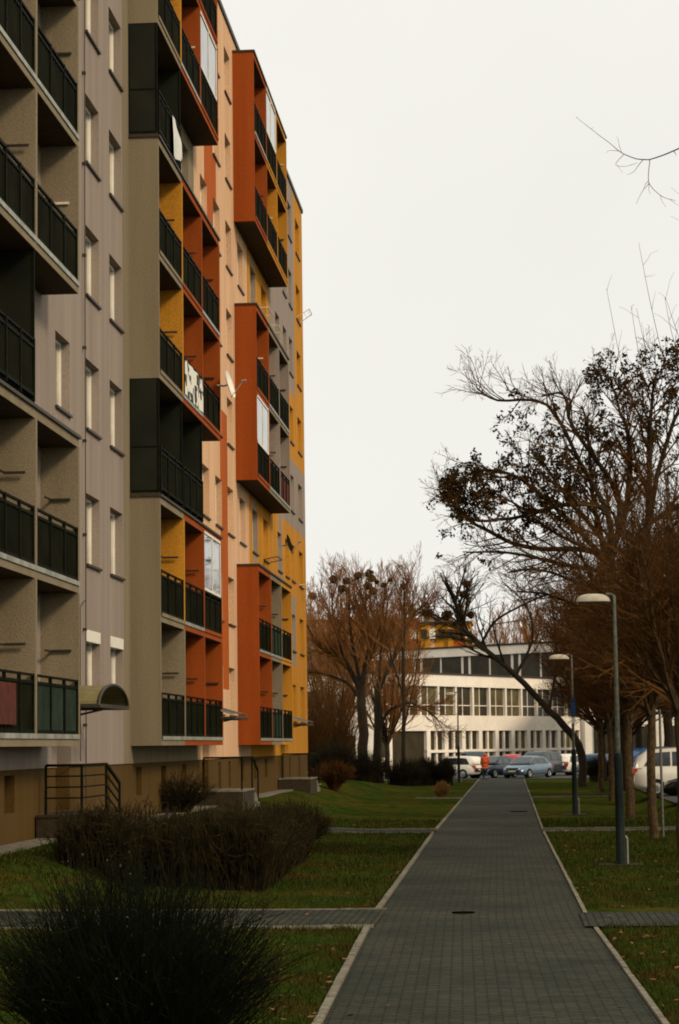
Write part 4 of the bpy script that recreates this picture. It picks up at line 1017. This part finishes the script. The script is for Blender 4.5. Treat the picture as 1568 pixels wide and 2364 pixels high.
for (x, y, rr, hh, lb) in ((-11.6, 126, 1.7, 6.0, 'tall thicket bush beside the ochre end wall'), (-9.9, 124, 1.6, 2.4, 'thicket bush at the foot of the old trees'), (-8.0, 124, 1.4, 1.8, 'low dark bush right of the old trunks'), (-6.0, 126, 1.4, 1.6, 'low bush under the slender tree'),
                           (-4.9, 128, 0.9, 1.7, 'dark bush left of the white car in the car park'), (-3.85, 128, 0.7, 1.6, 'dark clipped bush in front of the parked white car'), (-12.6, 120, 1.6, 3.4, 'thicket bush half hidden by the block corner'), (4.9, 128, 0.8, 1.4, 'dark bush at the foot of the leaning tree'), (-10.4, 130, 1.9, 6.6, 'tall brushwood thicket left of the thick old trunk')):
    i += 1; shrub((x, y, gh(x, y)), lb, 520 if hh < 3.6 else 330, rr, hh, M['twigd'] if hh < 4 else M['twig'], r=0.013 if hh < 4 else 0.012, seed=30 + i, base=0.7, group='bushes before the car park')

# ------------------------------------------------------------------ lamps, post
def lamp(loc, label, h=5.17, d=0, rz=0):
    t = empty('street_lamp', loc, label, 'lamp', 'park lamps', rz)
    b = MB(); b.lathe((0, 0, 0), [(0.13, 0), (0.13, 0.03), (0.092, 0.05), (0.082, 1.2), (0.078, 2.02), (0.06, 2.12), (0.05, 2.13)], 16, M['lampg']); b.build('lower_pole', t, True)
    b = MB(); b.tube([Vector((0, 0, 2.12)), Vector((0, 0, 4.0)), Vector((0, 0, h - 0.03)), Vector((-0.06, 0, h)), Vector((-0.16, 0, h + 0.0))], [0.048, 0.042, 0.036, 0.034, 0.032], 12, M['lamps']); b.build('upper_pole', t, True)
    b = MB(); N = 16; K = 8; base = 0; k = b.mi(M['lampw'])      # half-ellipsoid head pointing away from the pole
    cx, cz = -0.40, h - 0.13
    for j in range(K + 1):
        el = math.pi / 2 * j / K
        for q in range(N):
            a = 6.2832 * q / N; b.v.append((cx + 0.33 * math.cos(a) * math.cos(el) ** 0.7, 0.14 * math.sin(a) * math.cos(el) ** 0.7, cz + 0.15 * math.sin(el)))
    for j in range(K):
        for q in range(N): b.f.append((j * N + q, j * N + (q + 1) % N, (j + 1) * N + (q + 1) % N, (j + 1) * N + q)); b.m.append(k)
    hd = b.build('lamp_head', t, True)
    b = MB(); b.v = [(cx + 0.31 * math.cos(6.2832 * q / N), 0.125 * math.sin(6.2832 * q / N), cz - 0.025) for q in range(N)] + [(cx + 0.33 * math.cos(6.2832 * q / N), 0.14 * math.sin(6.2832 * q / N), cz + 0.0) for q in range(N)]
    kk = b.mi(M['lamps']); b.f.append(tuple(reversed(range(N)))); b.m.append(kk)
    for q in range(N): b.f.append((q, (q + 1) % N, N + (q + 1) % N, N + q)); b.m.append(kk)
    b.build('lens', hd)
    b = MB(); b.box(-0.42, 0.40, -0.30, 0.30, -0.08, 0.03, M['step']); b.build('base_slab', t)
    b = MB(); b.tube([Vector((0.13, -0.05, 0)), Vector((0.13, -0.05, 0.50)), Vector((0.10, -0.04, 0.56))], [0.016] * 3, 6, M['steel']); b.build('earthing_pipe', t)
    return t
l1 = lamp((2.03, 43.3, 0), 'nearest park lamp with thick dark green foot on the right lawn')
l2 = copy_tree(l1); l2.location = (2.0, 73.1, 0); l2['label'] = 'middle park lamp with a small blue sign on its pole'
b = MB(); b.box(-0.06, 0.09, -0.11, -0.095, 3.2, 3.78, M['blue']); b.box(-0.05, 0.08, -0.10, -0.085, 2.95, 3.14, M['cloth']); b.box(-0.03, 0.05, -0.094, -0.03, 3.3, 3.34, M['steel']); b.build('sign', l2)
l3 = copy_tree(l1); l3.location = (-3.2, 136, 0); l3.scale = (1, 1, 1.05); l3['label'] = 'farthest park lamp standing before the white school'
b = MB(); b.lathe((3.62, 55.2, 0), [(0.032, 0), (0.032, 3.1), (0.01, 3.12)], 10, M['lamps']); o = b.build('steel_post', smooth=True); tag(o, 'thin grey steel post standing right beside a young tree trunk', 'post')

# ------------------------------------------------------------------ cars
def car(kind, loc, rz, paint, label, glassm='carglass'):
    """local +x is the nose; length ~4.3 m"""
    t = empty('parked_car', loc, label, 'car', 'cars parked near the school and side road', rz)
    S = {'hatch': dict(L=4.2, W=1.76, belt=0.92, roof=1.48, pr=[(-2.05, .95), (-1.95, 1.22), (-1.65, 1.44), (-0.6, 1.49), (0.25, 1.43), (1.05, .97)], hood=0.92, nose=0.72),
         'sedan': dict(L=4.5, W=1.78, belt=0.93, roof=1.44, pr=[(-1.75, 1.0), (-1.15, 1.38), (-0.4, 1.45), (0.3, 1.41), (1.15, .96)], hood=0.90, nose=0.70),
         'suv': dict(L=4.6, W=1.85, belt=1.08, roof=1.72, pr=[(-2.22, 1.08), (-2.1, 1.42), (-1.75, 1.68), (-0.6, 1.74), (0.35, 1.68), (1.05, 1.12)], hood=1.05, nose=0.85)}[kind]
    hl = S['L'] / 2; w = S['W'] / 2; be = S['belt']; b = MB(); k = b.mi(paint)
    # lower body loft: stations along x with half width, sill, belt
    st = [(-hl, w * .80, 0.42, be - .22), (-hl + .06, w * .90, 0.30, be - .02), (-hl + .45, w * .98, 0.24, be + .01), (-1.0, w, 0.22, be), (0, w, 0.22, be - .02), (1.0, w * .99, 0.22, be - .03),
          (hl - .75, w * .97, 0.24, S['hood'] - .06), (hl - .22, w * .90, 0.26, S['nose']), (hl - .03, w * .74, 0.34, S['nose'] - .12), (hl, w * .68, 0.40, S['nose'] - .22)]
    for x, ww, z0, z1 in st:
        for yy, zz in ((-ww * .94, z0), (-ww, z0 + .15), (-ww, z0 + (z1 - z0) * .62), (-ww * .93, z1 - .03), (-ww * .80, z1), (ww * .80, z1), (ww * .93, z1 - .03), (ww, z0 + (z1 - z0) * .62), (ww, z0 + .15), (ww * .94, z0)):
            b.v.append((x, yy, zz))
    for i in range(len(st) - 1):
        for j in range(10):
            a = i * 10 + j; c = i * 10 + (j + 1) % 10; b.f.append((a, c, c + 10, a + 10)); b.m.append(k)
    b.f.append(tuple(range(10))); b.m.append(k); b.f.append(tuple((len(st) - 1) * 10 + j for j in reversed(range(10)))); b.m.append(k)
    # cabin shell
    pr = S['pr']; base = len(b.v)
    for x, z in pr:
        f = (z - be) / (S['roof'] - be); ww = w * (0.90 - 0.16 * max(0, f)); 
        b.v += [(x, -w * .90, be - .05), (x, -ww, z), (x, -ww * .55, z + .02), (x, ww * .55, z + .02), (x, ww, z), (x, w * .90, be - .05)]
    for i in range(len(pr) - 1):
        for j in range(5):
            a = base + i * 6 + j; b.f.append((a, a + 1, a + 7, a + 6)); b.m.append(k)
    b.f.append(tuple(base + j for j in range(6))); b.m.append(k); b.f.append(tuple(base + (len(pr) - 1) * 6 + j for j in reversed(range(6)))); b.m.append(k)
    body = b.build('body', t, True)
    # glass: screens and side windows lying 8 mm proud of the shell
    def screen(p, q, nm, sgn):
        g = MB(); f0 = 0.12; P0 = Vector((p[0], 0, p[1])); P1 = Vector((q[0], 0, q[1])); n = Vector((-(P1.z - P0.z), 0, P1.x - P0.x)).normalized() * (0.022 * sgn)
        A = P0.lerp(P1, 0.14) + n; Bq = P0.lerp(P1, 0.90) + n
        g.poly([(A.x, -w * .78, A.z), (A.x, w * .78, A.z), (Bq.x, w * .68, Bq.z), (Bq.x, -w * .68, Bq.z)], M[glassm]); g.build(nm, t)
    screen(pr[-1], pr[-2], 'windscreen', -1 if False else -1)
    # make sure the screens sit outside: front normal points +x, rear -x
    screen(pr[0], pr[1] if kind == 'sedan' else pr[2], 'rear_window', 1)
    zt = S['roof'] - .08
    def lat(z): return w * (0.90 - 0.16 * max(0, (z - be) / (S['roof'] - be))) + 0.012
    for sg in (-1, 1):
        xs = [pr[0][0] + .30, -0.95, -0.88, 0.0, 0.07, pr[-1][0] - .22]
        for a, c in ((0, 1), (2, 3), (4, 5)):
            x0, x1 = xs[a], xs[c]; ta = x0 + (0.30 if a == 0 else 0.0); tb = x1 - (0.52 if c == 5 else 0.0); zb = be + .03
            g = MB(); g.poly([(x0, sg * lat(zb), zb), (x1, sg * lat(zb), zb), (tb, sg * lat(zt), zt - .02), (ta, sg * lat(zt), zt - .02 - (0.04 if a == 0 else 0))], M[glassm]); g.build('side_window', t)
        g = MB(); g.box(hl - .16, hl - .02, sg * w * .45 - .14 , sg * w * .45 + .14, S['nose'] - .16, S['nose'] - .04, M['head']); g.build('headlight', t)
        g = MB(); g.box(-hl - .012, -hl + .14, sg * w * .74 - .13, sg * w * .74 + .13, be - .28, be - .06, M['tail']); g.build('tail_light', t)
        for x in (-hl + .82, hl - .85):
            g = MB(); y0 = sg * (w - .20); y1 = sg * (w + .012); N = 18; r = 0.32
            k2 = g.mi(M['tyre'])
            for rr, yy in ((r * .6, y0), (r, y0), (r, y1), (r * .62, y1)):
                for q in range(N): g.v.append((x + rr * math.cos(6.2832 * q / N), yy, r + rr * math.sin(6.2832 * q / N)))
            for s_ in range(3):
                for q in range(N): g.f.append((s_ * N + q, s_ * N + (q + 1) % N, (s_ + 1) * N + (q + 1) % N, (s_ + 1) * N + q)); g.m.append(k2)
            wh = g.build('wheel', t)
            g = MB(); k3 = g.mi(M['rim'])
            for rr, yy in ((r * .62, sg * (w + .008)), (r * .5, sg * (w - .02)), (0.05, sg * (w + .0))):
                for q in range(N): g.v.append((x + rr * math.cos(6.2832 * q / N), yy, r + rr * math.sin(6.2832 * q / N)))
            for s_ in range(2):
                for q in range(N): g.f.append((s_ * N + q, s_ * N + (q + 1) % N, (s_ + 1) * N + (q + 1) % N, (s_ + 1) * N + q)); g.m.append(k3)
            g.build('rim', wh)
    g = MB(); g.box(hl - .02, hl + .02, -.26, .26, .42, .53, M['plate']); g.build('number_plate', t)
    g = MB(); g.box(-hl - .02, -hl + .02, -.26, .26, .55, .66, M['plate']); g.build('number_plate', t)
    g = MB(); g.box(hl - .05, hl + .012, -w * .5, w * .5, .58, .68, M['tyre']); g.build('grille', t)
    return t
def paintm(n, c, r=0.25):
    return mat(n, c, rough=r, var=0.03, scale=2, big=0.03, spec=0.6, metal=0.45 if c[0] < 0.2 else 0)
pw = paintm('white_paint', (0.78, 0.72, 0.60)); pn = paintm('navy_paint', (0.012, 0.02, 0.035)); ps = paintm('silver_blue_paint', (0.15, 0.21, 0.26)); pr_ = paintm('red_paint', (0.40, 0.03, 0.015))
pg = paintm('grey_paint', (0.06, 0.075, 0.08)); pb = paintm('bright_blue_paint', (0.03, 0.12, 0.32)); py = paintm('yellow_paint', (0.70, 0.38, 0.01)); pk = paintm('black_paint', (0.008, 0.012, 0.014)); pd = paintm('dark_blue_paint', (0.015, 0.05, 0.09))
car('suv', (6.75, 84, 0.33), R(0), pw, 'tall white car parked side on behind the young trees at the right')
car('hatch', (6.95, 73.5, 0.33), R(180), pk, 'black car with a shiny bonnet at the right edge, in front of the white car')
car('hatch', (-3.9, 152, 0.012), R(148), pw, 'white hatchback with rear light turned to the path, left of the person')
car('sedan', (-1.25, 153, 0.012), R(-118), pn, 'dark navy saloon just behind the person in the orange jacket')
car('sedan', (1.05, 151, 0.012), R(-118), ps, 'silver blue saloon facing the end of the path')
car('suv', (2.5, 159, 0.012), R(60), pg, 'grey car behind the silver blue saloon, its tail light lit orange')
car('hatch', (4.2, 161, 0.012), R(62), pw, 'white car with red tail light left of the leaning trunk')
car('hatch', (0.0, 166, 0.012), R(90), pr_, 'red car roof showing behind the silver blue saloon')
car('suv', (-2.7, 166, 0.012), R(-80), pd, 'dark blue car showing behind the navy saloon')
car('hatch', (6.4, 160, 0.012), R(60), pd, 'dark blue car seen between the trunks right of the leaning tree')
car('hatch', (8.3, 158, 0.012), R(60), pr_, 'dark red car seen between tree trunks at the right')
car('suv', (7.6, 106, 0.33), R(20), pb, 'bright blue car top behind the white car')
car('suv', (7.9, 98, 0.33), R(10), py, 'yellow vehicle whose roof shows over the white car')

# ------------------------------------------------------------------ the person at the end of the path
def skin_mesh(name, verts, edges, radii, m, parent, root=0, sub=2):
    me = bpy.data.meshes.new(name); me.from_pydata([Vector(v) for v in verts], edges, []); o = link(name, me, parent)
    md = o.modifiers.new('skin', 'SKIN'); md.use_smooth_shade = True
    for i, r in enumerate(radii): me.skin_vertices[0].data[i].radius = (r, r) if not isinstance(r, tuple) else r
    me.skin_vertices[0].data[root].use_root = True
    s = o.modifiers.new('sub', 'SUBSURF'); s.levels = sub; s.render_levels = sub
    dg = bpy.context.evaluated_depsgraph_get(); me2 = bpy.data.meshes.new_from_object(o.evaluated_get(dg))
    o.modifiers.clear(); o.data = me2; me2.materials.clear(); me2.materials.append(m)
    return o
def person():
    loc = (-1.75, 146.5, 0.015); t = empty('person', loc, 'person in orange red hooded jacket walking at the far end of the path', 'person')
    # walking away (+y), left foot forward
    V = [(0, 0, .92), (0, 0, 1.08), (0, .01, 1.28), (0, .02, 1.42), (0, .03, 1.50), (0, .05, 1.60), (0, .05, 1.70),
         (-.09, .0, .86), (-.10, .12, .48), (-.10, .06, .08), (-.10, .20, .03),
         (.09, .0, .86), (.10, -.02, .47), (.10, -.22, .12), (.10, -.12, .03),
         (-.19, .02, 1.40), (-.24, -.03, 1.12), (-.22, .10, .90), (.19, .02, 1.40), (.24, .05, 1.12), (.22, .16, .92)]
    E = [(0, 1), (1, 2), (2, 3), (3, 4), (4, 5), (5, 6), (0, 7), (7, 8), (8, 9), (9, 10), (0, 11), (11, 12), (12, 13), (13, 14), (3, 15), (15, 16), (16, 17), (3, 18), (18, 19), (19, 20)]
    rd = [.13, .12, .13, .10, .055, .085, .07, .085, .058, .042, .035, .085, .058, .042, .035, .05, .042, .032, .05, .042, .032]
    # hands: palm, thumb and four fingers on each wrist
    for wi, sx in ((17, -1), (20, 1)):
        x, y, z = V[wi]; p = len(V); V.append((x, y + .01, z - .07)); E.append((wi, p)); rd.append(.028)
        for q in range(4):
            f = len(V); V.append((x + sx * .004, y - .02 + .018 * q, z - .12)); V.append((x - sx * .01, y - .02 + .02 * q, z - .155 + .008 * abs(q - 1.5))); E += [(p, f), (f, f + 1)]; rd += [.009, .008]
        f = len(V); V.append((x - sx * .01, y + .055, z - .09)); E.append((p, f)); rd.append(.010)
    skin_mesh('body', V, E, rd, M['skin'], t)
    JV = [V[0], V[1], V[2], V[3], (0, .03, 1.47), V[15], V[16], (-.222, .088, .925), V[18], V[19], (.222, .148, .945)]
    skin_mesh('jacket', [(0, 0, .84)] + JV, [(0, 1), (1, 2), (2, 3), (3, 4), (4, 5), (4, 6), (6, 7), (7, 8), (4, 9), (9, 10), (10, 11)], [.20, .20, .19, .20, .15, .085, .09, .075, .055, .09, .075, .055], M['jacket'], t, root=1)
    skin_mesh('trousers', [V[0], V[7], V[8], (-.10, .065, .11), V[11], V[12], (.10, -.205, .15)], [(0, 1), (1, 2), (2, 3), (0, 4), (4, 5), (5, 6)], [.145, .105, .078, .065, .105, .078, .065], M['jeans'], t)
    skin_mesh('hood', [(0, -.02, 1.49), (0, .0, 1.58), (0, .02, 1.69)], [(0, 1), (1, 2)], [.12, .12, .085], M['jacket'], t)
    # face on the far side: nose, ears, eyes, mouth
    b = MB(); b.lathe((0, .145, 1.60), [(0.001, .03), (.014, .0), (.018, -.02), (.001, -.03)], 8, M['skin'])
    for s in (-1, 1): b.lathe((s * .032, .130, 1.635), [(.001, .01), (.012, 0), (.001, -.01)], 8, M['hair'])
    b.box(-.025, .025, .128, .136, 1.555, 1.563, M['panel_red']); b.build('face', t)
    for s in (-1, 1):
        b = MB(); x = s * .10; y = (.13 if s < 0 else -.17); b.box(x - .045, x + .045, y - .12, y + .15, 0.0, .06, M['tyre']); b.box(x - .04, x + .04, y - .11, y + .06, .06, .10, M['tyre']); b.build('shoe', t)
person()
